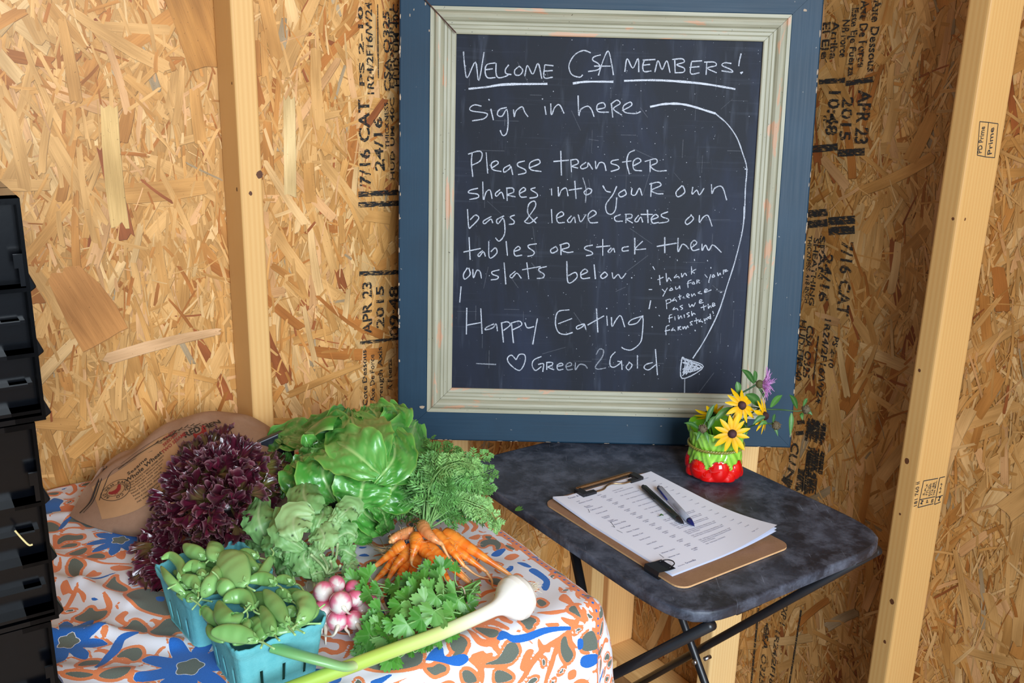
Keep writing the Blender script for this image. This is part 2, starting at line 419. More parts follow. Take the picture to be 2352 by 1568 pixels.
for a in [((2122, 1138), (2132, 1112), 'S-P-F', .0055), ((2128, 1138), (2138, 1113), 'STUD', .0055), ((2135, 1139), (2141, 1108), 'KD-HT', .005), ((2140, 1138), (2147, 1107), '7/4-8E', .005), ((2146, 1137), (2152, 1103), '700 MILL', .005),
          ((2117, 1159), (2121, 1149), 'M', .007), ((2131, 1155), (2133, 1146), 'P', .006), ((2142, 1154), (2144, 1144), 'B', .006), ((2157, 1151), (2161, 1140), 'M', .006),
          ((2105, 1163), (2112, 1105), '181 760 II', .008), ((2254, 352), (2262, 290), 'PD Prime', .012), ((2277, 355), (2283, 292), 'Prime', .012), ((2160, 1132), (2165, 1108), 'S-P-F', .0055)]:
    stamp_line(mb, P, N, *a, lift=.0006)
bx = lambda *q, w=.0016: [stamp_bar(mb, P, N, a, b, w, .0006) for a, b in zip(q, q[1:])]
bx((2108, 1165), (2121, 1104), (2154, 1098)); bx((2108, 1165), (2143, 1156)); bx((2113, 1147), (2147, 1140)); bx((2146, 1158), (2158, 1097), (2170, 1094)); bx((2146, 1158), (2160, 1152)); bx((2150, 1142), (2165, 1137))
bx((2244, 356), (2250, 279), (2270, 281), (2262, 360), (2244, 356), w=.0012); bx((2270, 281), (2292, 284), (2284, 362), (2262, 360), w=.0012)
mb.build('grade_stamp', M_INKF, ST)

# ------------------------------------------------------------------ the chalkboard leaning across the corner
BY, BT = .0062, .1173
BX = Vector((math.cos(BY), math.sin(BY), 0)); _n = Vector((math.sin(BY), -math.cos(BY), 0))
BU = (UZ * math.cos(BT) - _n * math.sin(BT)).normalized(); BN = BX.cross(BU).normalized()
if BN.y > 0: BN = -BN
BO = Vector((.16, 1.6909, TB + .0012))
SW, SH, SZ = .5412, .6367, .0998
def bd(a, b, n=0): return BO + BX * a + BU * b + BN * n
board = thing('chalkboard', 'large framed chalkboard with a handwritten welcome, leaning across the corner on the black table', 'chalkboard', BO)

s = NT('blue_paint'); co = s.co(); uv = s.co('UV')
n1 = s.noise(s.mapp(uv, (6, 220, 1)), 1, 4, .6); n2 = s.noise(co, 9, 4); n3 = s.noise(co, 95, 3, .6)
cc = s.mix(n2, lin(12, 34, 50), lin(22, 56, 78)); cc = s.mix(s.math('MULTIPLY', n1, .22), cc, lin(44, 84, 108))
chip = s.ramp(n3, [(0, 0), (.735, 0), (.75, 1), (1, 1)]); cc = s.mix(s.math('MULTIPLY', chip, .55), cc, lin(170, 160, 150))
s.P(Base__Color=cc, Roughness=s.math('MULTIPLY_ADD', n1, .2, .42), Specular__IOR__Level=.32); s.bump(n1, .15, .0006); M_BLUE = s.m
M_CHIP = plain('bare_wood_chip', lin(168, 148, 126), .7)
s = NT('aged_cream_paint'); co = s.co(); uv = s.co('UV')
n1 = s.noise(s.mapp(uv, (8, 120, 1)), 1, 4, .6); n2 = s.noise(s.mapp(uv, (9, 34, 1)), 1, 4, .6, .5); n3 = s.noise(co, 210, 2)
cc = s.mix(n1, lin(128, 124, 100), lin(184, 181, 158)); wear = s.ramp(n2, [(0, 0), (.60, 0), (.63, 1), (1, 1)])
cc = s.mix(s.math('MULTIPLY', wear, .8), cc, lin(196, 148, 116)); spk = s.ramp(n3, [(0, 1), (.24, 1), (.27, 0), (1, 0)]); cc = s.mix(spk, cc, lin(52, 46, 36))
s.P(Base__Color=cc, Roughness=.5); s.bump(n1, .2, .0006); M_CREAM = s.m
s = NT('slate_black'); co = s.co()
n1 = s.noise(s.mapp(co, (6, 6, 1.6)), 1, 5, .65, .6); n2 = s.noise(s.mapp(co, (60, 60, 5)), 1, 3); n3 = s.noise(s.mapp(co, (5, 5, 120)), 1, 3); n4 = s.noise(co, 320, 2)
cc = s.mix(s.ramp(n1, [(0, 0), (.42, 0), (.8, 1), (1, 1)]), lin(15, 20, 32), lin(33, 43, 68))
cc = s.mix(s.math('MULTIPLY', s.ramp(n2, [(0, 0), (.58, 0), (.80, 1), (1, 1)]), .16), cc, lin(120, 130, 150)); cc = s.mix(s.math('MULTIPLY', s.ramp(n3, [(0, 0), (.6, 0), (.8, 1), (1, 1)]), .09), cc, lin(120, 130, 150))
cc = s.mix(s.ramp(n4, [(0, 0), (.76, 0), (.78, .7), (1, .7)]), cc, lin(180, 186, 200))
s.P(Base__Color=cc, Roughness=.6, Specular__IOR__Level=.25); M_SLATE = s.m
s = NT('chalk'); f = s.noise(s.mapp(s.co(), (900, 900, 900)), 1, 2, .6); f2 = s.noise(s.co(), 30, 3)
a = s.ramp(s.math('ADD', f, s.math('MULTIPLY', f2, .25)), [(0, .22), (.50, .30), (.62, 1), (1, 1)])
s.P(Base__Color=lin(214, 220, 232), Roughness=.95, Alpha=s.math('MULTIPLY', a, s.n('SeparateColor', Color=s.attr()).outputs[0])); M_CHALK = s.m

mb = MB(); box(mb, bd(-SW / 2 - .012, SZ - .012, -.006), BX * (SW + .024), BU * (SH + .024), BN * .006); mb.build('slate', M_SLATE, board)
mb = MB(); box(mb, bd(-.31, .06, -.022), BX * .62, BU * .72, BN * .015, lin(120, 90, 60)); mb.build('backing_board', M_PINE, board)
# profiles from the inner opening outwards: (distance, height)
CRM = [(0, -.004), (0, .004), (.002, .0052), (.0075, .0056), (.0085, .0046), (.010, .0058), (.0145, .0062), (.0155, .0052), (.0165, .0064), (.0205, .0068), (.0215, .0056), (.0235, .0085), (.027, .0112), (.031, .0122), (.035, .0112), (.0375, .0085), (.0385, .0072), (.0395, .0092), (.0455, .0094), (.046, .0075)]
BLP = [(.046, -.012), (.046, .0075), (.0470, .0082), (.0975, .0082), (.0998, .0066), (.0998, -.024), (.05, -.024)]
def side(k, prof, gap):
    """mitred rail k: 0 bottom, 1 right, 2 top, 3 left"""
    hw, hh = SW / 2, SH / 2; cy = SZ + hh
    v, uv = [], []
    for e in (0, 1):
        acc = 0
        for i, (d, h) in enumerate(prof):
            if i: acc += math.hypot(d - prof[i - 1][0], h - prof[i - 1][1])
            ln = (hw if k % 2 == 0 else hh) + d - gap
            t = -ln if e == 0 else ln
            if k == 0: a, b = t, -(hh + d)
            elif k == 1: a, b = hw + d, t
            elif k == 2: a, b = -t, hh + d
            else: a, b = -(hw + d), -t
            v.append(bd(a, cy + b, h)); uv.append((t + k, acc))
    m = len(prof)
    f = [(i, m + i, m + i + 1, i + 1) for i in range(m - 1)] + [(m - 1, 2 * m - 1, m, 0)] + [tuple(range(m)), tuple(range(m, 2 * m))[::-1]]
    mb = MB(); mb.add(v, f, (1, 1, 1), uv, 0, False)
    bmf = mb
    return bmf
for k in range(4):
    o = side(k, BLP, .0002).build('frame_rail', M_BLUE, board)
    bm = bmesh.new(); bm.from_mesh(o.data); bmesh.ops.recalc_face_normals(bm, faces=bm.faces); bm.to_mesh(o.data); bm.free()
    o = side(k, CRM, .0003 if k else .0003).build('inner_moulding', M_CREAM, board)
    bm = bmesh.new(); bm.from_mesh(o.data); bmesh.ops.recalc_face_normals(bm, faces=bm.faces); bm.to_mesh(o.data); bm.free()
# bare patches where the paint has chipped along the edges and the open mitre at the top corner
mb = MB(); R = random.Random(5)
def chip(a, b, n, sa, sb):
    m = 8; ring = [bd(a + math.cos(2 * PI * i / m) * sa * R.uniform(.6, 1.2), b + math.sin(2 * PI * i / m) * sb * R.uniform(.6, 1.2), n) for i in range(m)]
    mb.add(ring, [tuple(range(m))], (1, 1, 1), None, 0, False)
W2 = SW / 2 + .0998; TOP = SZ + SH + .0998
for i in range(26): chip(-W2 + R.uniform(.0006, .003), R.uniform(.02, TOP), .0086, R.uniform(.0006, .0016), R.uniform(.002, .007))
for i in range(22): chip(W2 - R.uniform(.0006, .003), R.uniform(.02, TOP), .0086, R.uniform(.0006, .0014), R.uniform(.002, .008))
for i in range(20): chip(R.uniform(-W2, W2), R.uniform(.0003, .0014), .0086, R.uniform(.0015, .006), R.uniform(.0003, .0008))
for a, b, sa, sb in [(-.325, .063, .006, .003), (-.333, .800, .001, .004), (-.325, .785, .0015, .003), (-.345, .775, .001, .002), (-.318, .74, .0012, .002), (-.352, .765, .001, .003), (.338, .79, .004, .0025)]: chip(a, b, .0086, sa, sb)
mb.build('paint_chip', M_CHIP, board)
mb = MB()
a0, b0 = -SW / 2 - .0005, SZ + SH + .0005
for d0, d1, w in ((.0, .0998, .0016),):
    v = [bd(a0 - d0 - w, b0 + d0, .0128), bd(a0 - d0 + w, b0 + d0, .0128), bd(a0 - d1 + w * .6, b0 + d1, .0128), bd(a0 - d1 - w * .6, b0 + d1, .0128)]
    mb.add(v, [(0, 1, 2, 3)], lin(60, 30, 20), None, 0, False)
M_GAP = vcol('mitre_gap', .8, bump=0)
mb.build('open_mitre', M_GAP, board)

# handwriting: every stroke is a chalk ribbon on the slate; points are in two tracing frames A and B
FA = lambda x, y: (1040 + x / 3.2667, 80 + y / 3.2667)
FB = lambda x, y: (1040 + x / 3.2667, 480 + y / 3.2667)
TXA = """80 125 88 220 108 322 170 205 195 345 235 130|320 210 255 225 243 280 262 322 320 320|245 262 300 255|325 212 325 290 345 322 400 310 420 295|420 225 395 260 400 290 440 298|500 235 465 265 470 300 505 300 525 265 500 235|540 310 560 230 600 295 640 215 668 330|690 225 755 232|690 225 685 320 750 318|688 272 750 268
*118 405 250 392 400 372 710 368|*900 365 1000 352 1205 352|*1285 345 1500 340 1700 350 1900 370 2120 407|1035 135 980 118 915 150 872 225 890 295 950 318 975 300|1110 150 1060 165 1050 190 1090 215 1105 245 1080 265 1015 275|1092 305 1125 200 1165 122 1190 210 1205 302|1060 235 1185 235
1290 278 1308 180 1350 250 1390 178 1395 280|1440 185 1425 230 1435 275 1490 270|1425 190 1520 185|1428 228 1480 222|1515 280 1540 195 1570 260 1605 195 1630 285|1665 190 1668 285|1645 185 1720 180 1735 205 1680 225 1735 250 1730 280 1665 285|1790 205 1785 290 1850 285|1790 200 1870 195|1775 245 1850 238|1905 205 1900 300|1885 205 1960 205 1975 230 1910 250 1980 285|2090 215 2040 210 2020 230 2085 260 2095 280 2015 270|2163 140 2150 195 2145 235|2155 285 2175 280 2160 292
215 535 165 525 130 545 140 570 240 585 260 600 230 630 145 645|285 555 305 640|268 482 276 492|405 545 350 560 335 600 370 610 405 560 415 650 405 735 375 755 355 715|455 560 462 615 475 570 520 540 540 580 565 615|690 535 700 600|670 478 676 484|735 515 740 600 765 545 800 525 835 590
940 455 945 605 960 560 1010 535 1040 560 1060 615|1075 560 1140 545 1130 510 1085 525 1090 575 1170 580|1190 520 1200 620|1185 520 1230 490 1255 515 1205 555 1268 602|1270 570 1340 530 1330 505 1280 535 1290 580 1370 590 1410 575
*1480 540 1600 518 1750 525 1970 590|1970 590 2060 670 2130 770 2175 890 2205 1000 2195 1150 2190 1300 2185 1385|2190 1005 2212 1010
145 885 140 960 150 1065|115 895 190 872 220 890 205 945 140 980|250 880 262 1040|290 1000 340 965 325 945 290 965 300 1010 365 1025|430 975 385 1000 385 1030 425 1005 435 985 450 1050|540 945 490 960 490 985 540 1010 545 1035 490 1048|570 1000 650 965 640 935 580 960 585 1010 665 1025
810 870 815 1055|755 950 870 940|885 935 890 1030|880 940 930 935 940 965 895 985 940 1000|1000 955 960 985 970 1005 1010 990 1015 960 1050 1010|1070 945 1075 1005 1100 960 1135 965 1150 1020|1245 935 1195 945 1190 965 1235 980 1245 1005 1185 1025|1365 865 1320 890 1305 960 1325 1045|1270 955 1340 945|1350 985 1410 950 1390 925 1355 950 1360 1010 1420 1020|1480 945 1480 1030|1440 950 1520 930 1530 960 1485 985 1530 1020 1605 1018
190 1150 130 1165 120 1185 185 1195 190 1220 125 1235|225 1100 230 1235 250 1180 280 1165 295 1230|355 1160 320 1190 330 1210 365 1180 385 1230|405 1145 408 1245|400 1150 450 1150 455 1180 410 1200 470 1215|500 1190 545 1165 530 1145 500 1175 510 1215 555 1215|620 1145 585 1160 630 1190 630 1215 575 1225
740 1150 742 1205|790 1140 795 1210 815 1165 850 1150 865 1210|915 1095 925 1230|870 1165 970 1150|1010 1155 985 1180 1000 1200 1035 1185 1040 1160 1010 1150|~975 1070 1000 1160 995 1260|1125 1130 1150 1170 1185 1180|1230 1135 1200 1200 1150 1270 1155 1330 1190 1345 1220 1310 1230 1220|1290 1160 1245 1190 1260 1215 1300 1195 1290 1160|1345 1150 1340 1195 1370 1200 1400 1150 1420 1205|1490 1110 1485 1215|1475 1120 1540 1105 1560 1130 1490 1165 1530 1190 1580 1192
1720 1130 1675 1180 1690 1215 1740 1180 1725 1130|1800 1140 1795 1195 1830 1165 1850 1200 1885 1150|1940 1120 1945 1190 1965 1150 2020 1140 2055 1240"""
TXB = """110 0 120 135 140 130 195 70 170 45 130 80|290 55 230 90 240 110 285 75 300 105|385 50 330 80 340 110 380 70 390 180 350 240 320 215|465 45 430 60 460 90 455 110 420 115|625 105 565 35 570 -35 610 -60 620 -20 560 70 540 95 580 105 635 60
740 0 745 105|775 70 830 45 815 20 780 50 790 100 840 100|890 50 860 85 880 100 910 60 920 105|940 40 960 95 1000 40|1015 75 1075 35 1050 10 1015 45 1030 100 1090 100|1260 40 1215 60 1225 90 1275 90|1300 35 1298 105|1290 40 1340 40 1340 65 1305 75 1350 105|1395 45 1365 85 1385 95 1410 60 1425 100|1460 5 1465 105|1410 40 1500 40|1490 80 1540 60 1520 40 1490 70 1500 105 1545 100|1615 20 1565 40 1575 60 1615 75 1610 95 1545 105|1790 45 1745 90 1760 115 1805 75 1785 40|1850 45 1850 100 1880 60 1915 50 1945 130
122 210 130 380|80 322 210 295|225 310 190 340 200 355 230 320 245 355|270 240 275 365 330 330 320 290 285 320|400 240 410 350|455 320 505 300 490 280 460 310 470 350 520 345|630 260 570 270 570 290 610 320 600 345 560 355|775 280 735 305 745 330 785 310 775 280|810 265 812 345|800 270 860 255 870 285 815 305 860 325 905 320
1050 270 1000 280 990 300 1040 320 1045 340 1000 350|1125 225 1125 350|1075 285 1180 275|1190 290 1165 315 1180 325 1205 295 1215 325|1320 280 1275 290 1275 315 1320 310|1365 215 1365 340|1425 240 1370 300 1450 298|1590 210 1590 330|1530 280 1680 255|1690 215 1690 320 1720 265 1750 275 1770 300|1790 290 1830 255 1810 235 1785 265 1800 310 1850 300|1870 260 1870 310 1895 270 1920 310 1945 270 1975 285 2015 325
110 440 80 490 90 525 130 490 120 440|150 450 155 515 180 460 205 470 215 520|350 455 295 470 300 490 340 505 330 525 285 530|385 400 398 565|470 465 430 500 445 515 480 480 515 520|555 400 570 525|520 455 660 430|705 430 650 445 650 465 685 490 675 515 630 520|855 390 865 550 930 515 920 475 865 500|960 495 1010 470 990 450 960 480 970 520 1030 515|1060 415 1070 525|1140 470 1110 500 1125 520 1160 495 1140 470|1195 475 1205 520 1240 490 1265 520 1300 480|1338 513 1346 517
62 580 52 700|105 740 102 940|210 745 220 935|105 870 215 850|310 860 255 885 245 905 300 890 325 860 335 915|365 850 380 1000|360 855 410 845 430 870 380 910|440 850 455 1005|435 855 500 840 515 870 450 905|540 850 560 890 610 880|635 820 620 900 600 1015|875 755 790 770 770 850 790 920 840 940 900 925|790 860 895 820|980 860 930 880 935 900 975 880 985 860 1000 905|1078 745 1088 925|1010 870 1135 800|1155 800 1160 875|1152 742 1158 748|1190 810 1195 880 1225 830 1260 800 1290 885|1430 800 1340 830 1320 865 1380 855 1425 810 1420 950 1400 1010 1340 1055 1290 1050 1265 1035|1485 685 1472 750|1493 880 1498 886
475 1130 440 1095 410 1120 430 1165 500 1210 540 1150 540 1095 500 1090 475 1130|665 1105 610 1130 595 1170 620 1210 665 1180|640 1165 680 1160 675 1220|705 1150 705 1205|700 1150 745 1150 745 1170 715 1185 760 1205|780 1180 825 1170 815 1155 785 1170 790 1205 830 1200|~845 1185 890 1170 880 1150 850 1170 860 1205 900 1200|~920 1150 920 1205 950 1165 990 1170 1010 1195|~1075 1090 1100 1050 1130 1060 1120 1110 1070 1180 1090 1200 1150 1190|1220 1070 1185 1110 1180 1170 1210 1185 1260 1150 1235 1140|1265 1135 1270 1205|1325 1150 1300 1185 1320 1205 1345 1170 1320 1145|1385 1095 1385 1195|1520 1050 1535 1245|1500 1150 1450 1165 1435 1190 1470 1205 1525 1165|~175 1158 325 1165|~1740 1270 1738 1390
2185 -20 2185 0 2175 150 2120 380 2060 570 1990 780 1890 980 1800 1120
1720 1115 1880 1180 1720 1270 1720 1115 1745 1150 1730 1240 1770 1140 1750 1240 1800 1150 1780 1225 1830 1165 1810 1210 1860 1178 1725 1125 1870 1185 1722 1200 1840 1170 1722 1150 1850 1195 1725 1225 1800 1160 1722 1250
-1550 495 1555 570|-1535 530 1580 510|-1600 480 1605 545 1620 515 1640 540|-1680 490 1660 515 1690 505 1700 520|-1715 480 1720 510 1740 480 1755 500|-1790 430 1790 490|-1825 450 1795 470 1815 480|-1570 600 1590 620|-1610 590 1575 655|-1640 590 1625 610 1650 605 1640 590|-1670 580 1675 600 1695 590 1700 575 1705 600
-1790 530 1765 545 1765 590|-1755 560 1790 550|-1805 545 1795 560 1815 560 1805 545|-1830 530 1830 560|-1830 530 1850 535 1835 545 1855 555|-1890 490 1910 515|-1935 490 1920 545 1925 550|-1955 490 1945 510 1965 505 1955 490|-1985 475 1990 500 2005 480 2010 495|-2030 455 2030 490|-2030 460 2055 455 2040 470 2065 462|-1600 680 1605 750|-1595 685 1630 675 1635 695 1605 710|-1665 665 1645 690 1670 680 1680 695|-1700 640 1705 680|-1690 660 1715 650|-1730 655 1735 670|-1755 655 1775 645 1760 635 1755 655 1775 665|-1790 635 1795 655 1810 635 1820 650|-1860 615 1840 630 1870 635|-1890 620 1910 605 1895 600 1890 625 1940 605
-1665 735 1650 755 1680 745 1690 760|-1725 720 1705 730 1725 745 1710 755|-1770 710 1780 735 1795 715 1805 730 1820 700|-1850 700 1870 685 1855 680 1850 705 1880 700|-1645 790 1625 800 1625 850|-1615 820 1650 810|-1665 805 1668 835|-1690 795 1695 825 1710 800 1720 820|-1735 790 1738 815|-1775 775 1755 785 1775 800 1760 810|-1790 765 1795 800 1805 780 1820 790|-1880 715 1885 760|-1860 740 1905 725|-1915 710 1918 745 1930 725 1940 740|-1945 725 1965 710 1950 705 1948 730 1970 720
-1625 870 1600 885 1600 945|-1590 915 1630 905|-1655 890 1640 910 1660 905 1670 915|-1690 880 1690 910|-1690 885 1710 880 1695 895 1715 905|-1725 880 1728 900 1740 880 1748 900 1760 875 1768 890|-1800 840 1780 850 1795 865 1780 870|-1825 815 1830 860|-1810 840 1845 830|-1860 825 1845 845 1865 840 1875 850|-1885 820 1890 840 1900 820 1910 830|-1930 785 1935 825|-1930 805 1910 815 1930 820|-1950 765 1955 785|-1957 797 1959 800
-1500 430 1515 455|-1488 514 1492 520|-1470 603 1495 603|-1520 735 1526 740|-1545 795 1552 803|-1890 850 1895 857|-1815 905 1820 915|-1980 600 1984 603|-2005 625 2020 622|-1683 378 1686 390|-1812 375 1814 388|-1910 382 1912 392|-1935 435 1937 445"""
R = random.Random(2)
for row, FR in [(q, FA) for q in TXA.split('\n')] + [(q, FB) for q in TXB.split('\n')]:
    mb = MB()
    for st in row.split('|'):
        st = st.strip(); w, al = .0022, .72
        if st[0] == '*': w = .0038; al = .9
        if st[0] == '-': w = .0017; al = .75
        if st[0] == '~': al = .38
        q = [float(x) for x in st.lstrip('*-~').split()]
        pts = [onp(*FR(q[i], q[i + 1]), BO, BN) for i in range(0, len(q), 2)]
        P = smooth_path(pts, 5); n = len(P); v, c = [], []
        for i in range(n):
            t = (P[min(i + 1, n - 1)] - P[max(i - 1, 0)]).normalized(); sd = BN.cross(t) * w / 2 * R.uniform(.75, 1.15)
            v += [P[i] - sd + BN * .0006, P[i] + sd + BN * .0006]; c += [(al, al, al)] * 2
        mb.add(v, [(2 * i, 2 * i + 2, 2 * i + 3, 2 * i + 1) for i in range(n - 1)], c, None, 0, False)
    arrow = row.startswith('2185') or row.startswith('1720') or row.startswith('*1480')
    tag(mb.build('chalk_arrow' if arrow else 'chalk_lettering', M_CHALK, board), 'white chalk arrow stroke' if arrow else 'white chalk handwriting')
# chalk dust specks and erased smears
mb = MB()
for i in range(260):
    a = R.gauss(.05, .14); b = SZ + R.uniform(.02, SH); 
    if abs(a) > SW / 2 - .01: continue
    r = R.uniform(.0003, .0011); p = bd(a, b, .0005)
    mb.add([p + BX * r, p + BU * r, p - BX * r, p - BU * r], [(0, 1, 2, 3)], (.6, .6, .6), None, 0, False)
for i in range(70):
    a = R.uniform(-SW / 2 + .02, SW / 2 - .02); b = SZ + R.uniform(.02, SH - .05); th = R.choice([0, PI / 2, R.uniform(0, PI)]); L = R.uniform(.01, .05); w = R.uniform(.0003, .0007)
    dx, dy = BX * math.cos(th) + BU * math.sin(th), BU * math.cos(th) - BX * math.sin(th); p = bd(a, b, .0004)
    mb.add([p - dx * L / 2 - dy * w, p + dx * L / 2 - dy * w, p + dx * L / 2 + dy * w, p - dx * L / 2 + dy * w], [(0, 1, 2, 3)], (.08, .08, .08), None, 0, False)
dust = tag(mb.build('chalk_dust', M_CHALK, board), 'specks and faint scratches of chalk'); dust['kind'] = 'stuff'

# ------------------------------------------------------------------ black folding tray table
TA = .6058; TV = Vector((math.cos(TA), math.sin(TA), 0)); TU = Vector((-math.sin(TA), math.cos(TA), 0))   # TV along the near edge, TU away from the camera
TO = Vector((.2407, 1.0871, 0)); TW, TL = .4400, .5945
def tb(a, b, z): return TO + TV * a + TU * b + UZ * z
s = NT('scuffed_black_top'); co = s.co()
n1 = s.noise(co, 7, 6, .7, .5); n2 = s.noise(s.mapp(co, (1, 1, 1), rot=(0, 0, .6)), 22, 7, .72, .2); n3 = s.noise(co, 170, 3); n4 = s.noise(s.mapp(co, (260, 14, 10), rot=(0, 0, .9)), 1, 3, .6); n5 = s.noise(s.mapp(co, (14, 230, 10), rot=(0, 0, .3)), 1, 3, .6)
cc = s.mix(s.ramp(n1, [(0, 0), (.38, 0), (.72, 1), (1, 1)]), lin(30, 33, 42), lin(70, 78, 94))
cc = s.mix(s.math('MULTIPLY', s.ramp(n2, [(0, 0), (.45, 0), (.72, 1), (1, 1)]), .55), cc, lin(122, 131, 150))
scr = s.math('MAXIMUM', s.ramp(n4, [(0, 0), (.68, 0), (.76, 1), (1, 1)]), s.ramp(n5, [(0, 0), (.70, 0), (.78, 1), (1, 1)]))
cc = s.mix(s.math('MULTIPLY', scr, .55), cc, lin(150, 158, 176)); cc = s.mix(s.ramp(n3, [(0, 1), (.26, 1), (.3, 0), (1, 0)]), cc, lin(20, 22, 28))
s.P(Base__Color=cc, Roughness=s.math('MULTIPLY_ADD', n2, .25, .34), Specular__IOR__Level=.5); s.bump(n2, .2, .0006); M_TOP = s.m
M_LEG = plain('black_enamel', lin(26, 27, 31), .35, nscale=40, namt=.3)
M_STEEL = plain('bright_steel', lin(190, 192, 198), .3, 1)
table = thing('folding_table', 'small scuffed black folding tray table with crossed tube legs', 'table', (TO.x, TO.y, 0))
mb = MB(); m = 96; rings = []
prof = [(-.004, -.0002), (-.0012, -.0005), (0, -.0025), (0, -.0155), (-.003, -.0185), (-.010, -.019), (-.014, -.013)]
def sup(t, e, n=8):
    c, s_ = math.cos(t), math.sin(t)
    return ((TW / 2 + e) * math.copysign(abs(c) ** (2 / n), c), (TL / 2 + e) * math.copysign(abs(s_) ** (2 / n), s_))
ts = []
for q in range(4):
    for i in range(m // 4):
        u = i / (m // 4); ts.append(PI / 2 * (q + .5 + .5 * math.copysign(abs(2 * u - 1) ** .45, 2 * u - 1)) if False else PI / 2 * (q + u))
# points spaced evenly along the rim
tt = [2 * PI * i / 4000 for i in range(4000)]; pp = [sup(t, 0) for t in tt]; acc = [0]
for a, b in zip(pp, pp[1:] + pp[:1]): acc.append(acc[-1] + math.hypot(a[0] - b[0], a[1] - b[1]))
ts = [tt[min(int(np.searchsorted(acc, acc[-1] * i / m)), 3999)] for i in range(m)]
v = []
for e, z in prof: v += [tb(TW / 2 + sup(t, e)[0], TL / 2 + sup(t, e)[1], TB + z) for t in ts]
f = [(k * m + i, (k + 1) * m + i, (k + 1) * m + (i + 1) % m, k * m + (i + 1) % m) for k in range(len(prof) - 1) for i in range(m)]
mb.add(v, f); f0 = tuple(range(m)); mb.add(v[:m], [f0], smooth=False)
mb.add([p + UZ * -.0002 for p in v[-m:]], [f0[::-1]], smooth=False)
mb.add([Vector(p) + UZ * (.0022 if False else 0) for p in []], [])
mb.build('tabletop', M_TOP, table)
LEGS = [((.42, .018, .752), (.42, .70, .0085)), ((.045, .006, .755), (.045, .74, .0085)), ((.398, .62, .745), (.398, .085, .0085)), ((.066, .345, .752), (.066, .035, .0085))]
for A, B in LEGS:
    mb = MB(); tube(mb, [tb(*A), tb(*[x + (y - x) * .5 for x, y in zip(A, B)]), tb(*B)], .0078, 14); tube(mb, [tb(*[x + (y - x) * .975 for x, y in zip(A, B)]), tb(*B)], .0094, 14)
    mb.build('leg', M_LEG, table)
for nm, a, b in (('crossbar', (.045, .725, .022), (.42, .688, .022)), ('crossbar', (.066, .04, .022), (.398, .09, .022))):
    mb = MB(); tube(mb, [tb(*a), tb(*b)],   .0065, 10); mb.build(nm, M_LEG, table)
for a in ((.405, .372, .352), (.408, .372, .36)):
    pass
p = onp(1598, 1519, tb(.385, 0, 0), TV); mb = MB(); tube(mb, [p, p - TV * .006], .005, 10); mb.build('rivet', M_STEEL, table)
p = onp(1621, 1512, tb(.40, 0, 0), TV); mb = MB(); tube(mb, [p - TV * .003, p + TV * .012], .004, 10); mb.build('rivet', M_STEEL, table)
for a, b in ((.10, .012), (.36, .012)):
    mb = MB(); box(mb, tb(a, b, TB - .028), TV * .05, TU * .03, UZ * .012); bevel(mb.build('leg_bracket', M_LEG, table), .002, 2)

# ------------------------------------------------------------------ clipboard, sign-in sheets, clips and pens
PA = -.9576; PU = Vector((math.cos(PA), math.sin(PA), 0)); PV = Vector((math.cos(PA + PI / 2), math.sin(PA + PI / 2), 0))
PO = Vector((.0725, 1.4281, 0))
def pg(a, b, z=0): return PO + PV * a + PU * b + UZ * (TB + z)      # a across, b down the page
def rrect(w, h, r, n=6):
    out = []
    for cx, cy, a0 in ((w - r, r, -PI / 2), (w - r, h - r, 0), (r, h - r, PI / 2), (r, r, PI)):
        out += [(cx + r * math.cos(a0 + PI / 2 * i / n), cy + r * math.sin(a0 + PI / 2 * i / n)) for i in range(n + 1)]
    return out
s = NT('hardboard'); co = s.co(); n1 = s.noise(co, 30, 5, .7); n2 = s.noise(co, 420, 2)
cc = s.mix(n1, lin(116, 82, 58), lin(158, 120, 90)); cc = s.mix(s.math('MULTIPLY', n2, .3), cc, lin(190, 156, 124)); s.P(Base__Color=cc, Roughness=.45); s.bump(n2, .15, .0003); M_HARD = s.m
M_HEDGE = plain('hardboard_edge', lin(206, 160, 112), .7, nscale=200, namt=.2)
clip = thing('clipboard', 'brown hardboard clipboard lying on the black table under printed sheets', 'clipboard', pg(-.0145, -.007))
R0 = rrect(.229, .318, .018); m = len(R0); mb = MB()
va = [pg(x - .0145, y - .007, .0034) for x, y in R0]; vb = [pg(x - .0145, y - .007, .0006) for x, y in R0]
mb.add(va + vb, [tuple(range(m))[::-1], tuple(range(m, 2 * m))], smooth=False)
mb.add(va + vb, [(i, (i + 1) % m, m + (i + 1) % m, m + i) for i in range(m)], mi=1, smooth=False)
o = mb.build('board', [M_HARD, M_HEDGE], clip)
bm = bmesh.new(); bm.from_mesh(o.data); bmesh.ops.remove_doubles(bm, verts=bm.verts, dist=1e-6); bmesh.ops.recalc_face_normals(bm, faces=bm.faces); bm.to_mesh(o.data); bm.free()
M_BRASS = plain('worn_nickel', lin(168, 140, 108), .35, 1, nscale=300, namt=.4)
M_BLK = plain('black_plastic', lin(24, 24, 28), .4)
M_BLKG = plain('black_enamelled_steel', lin(22, 23, 28), .28)
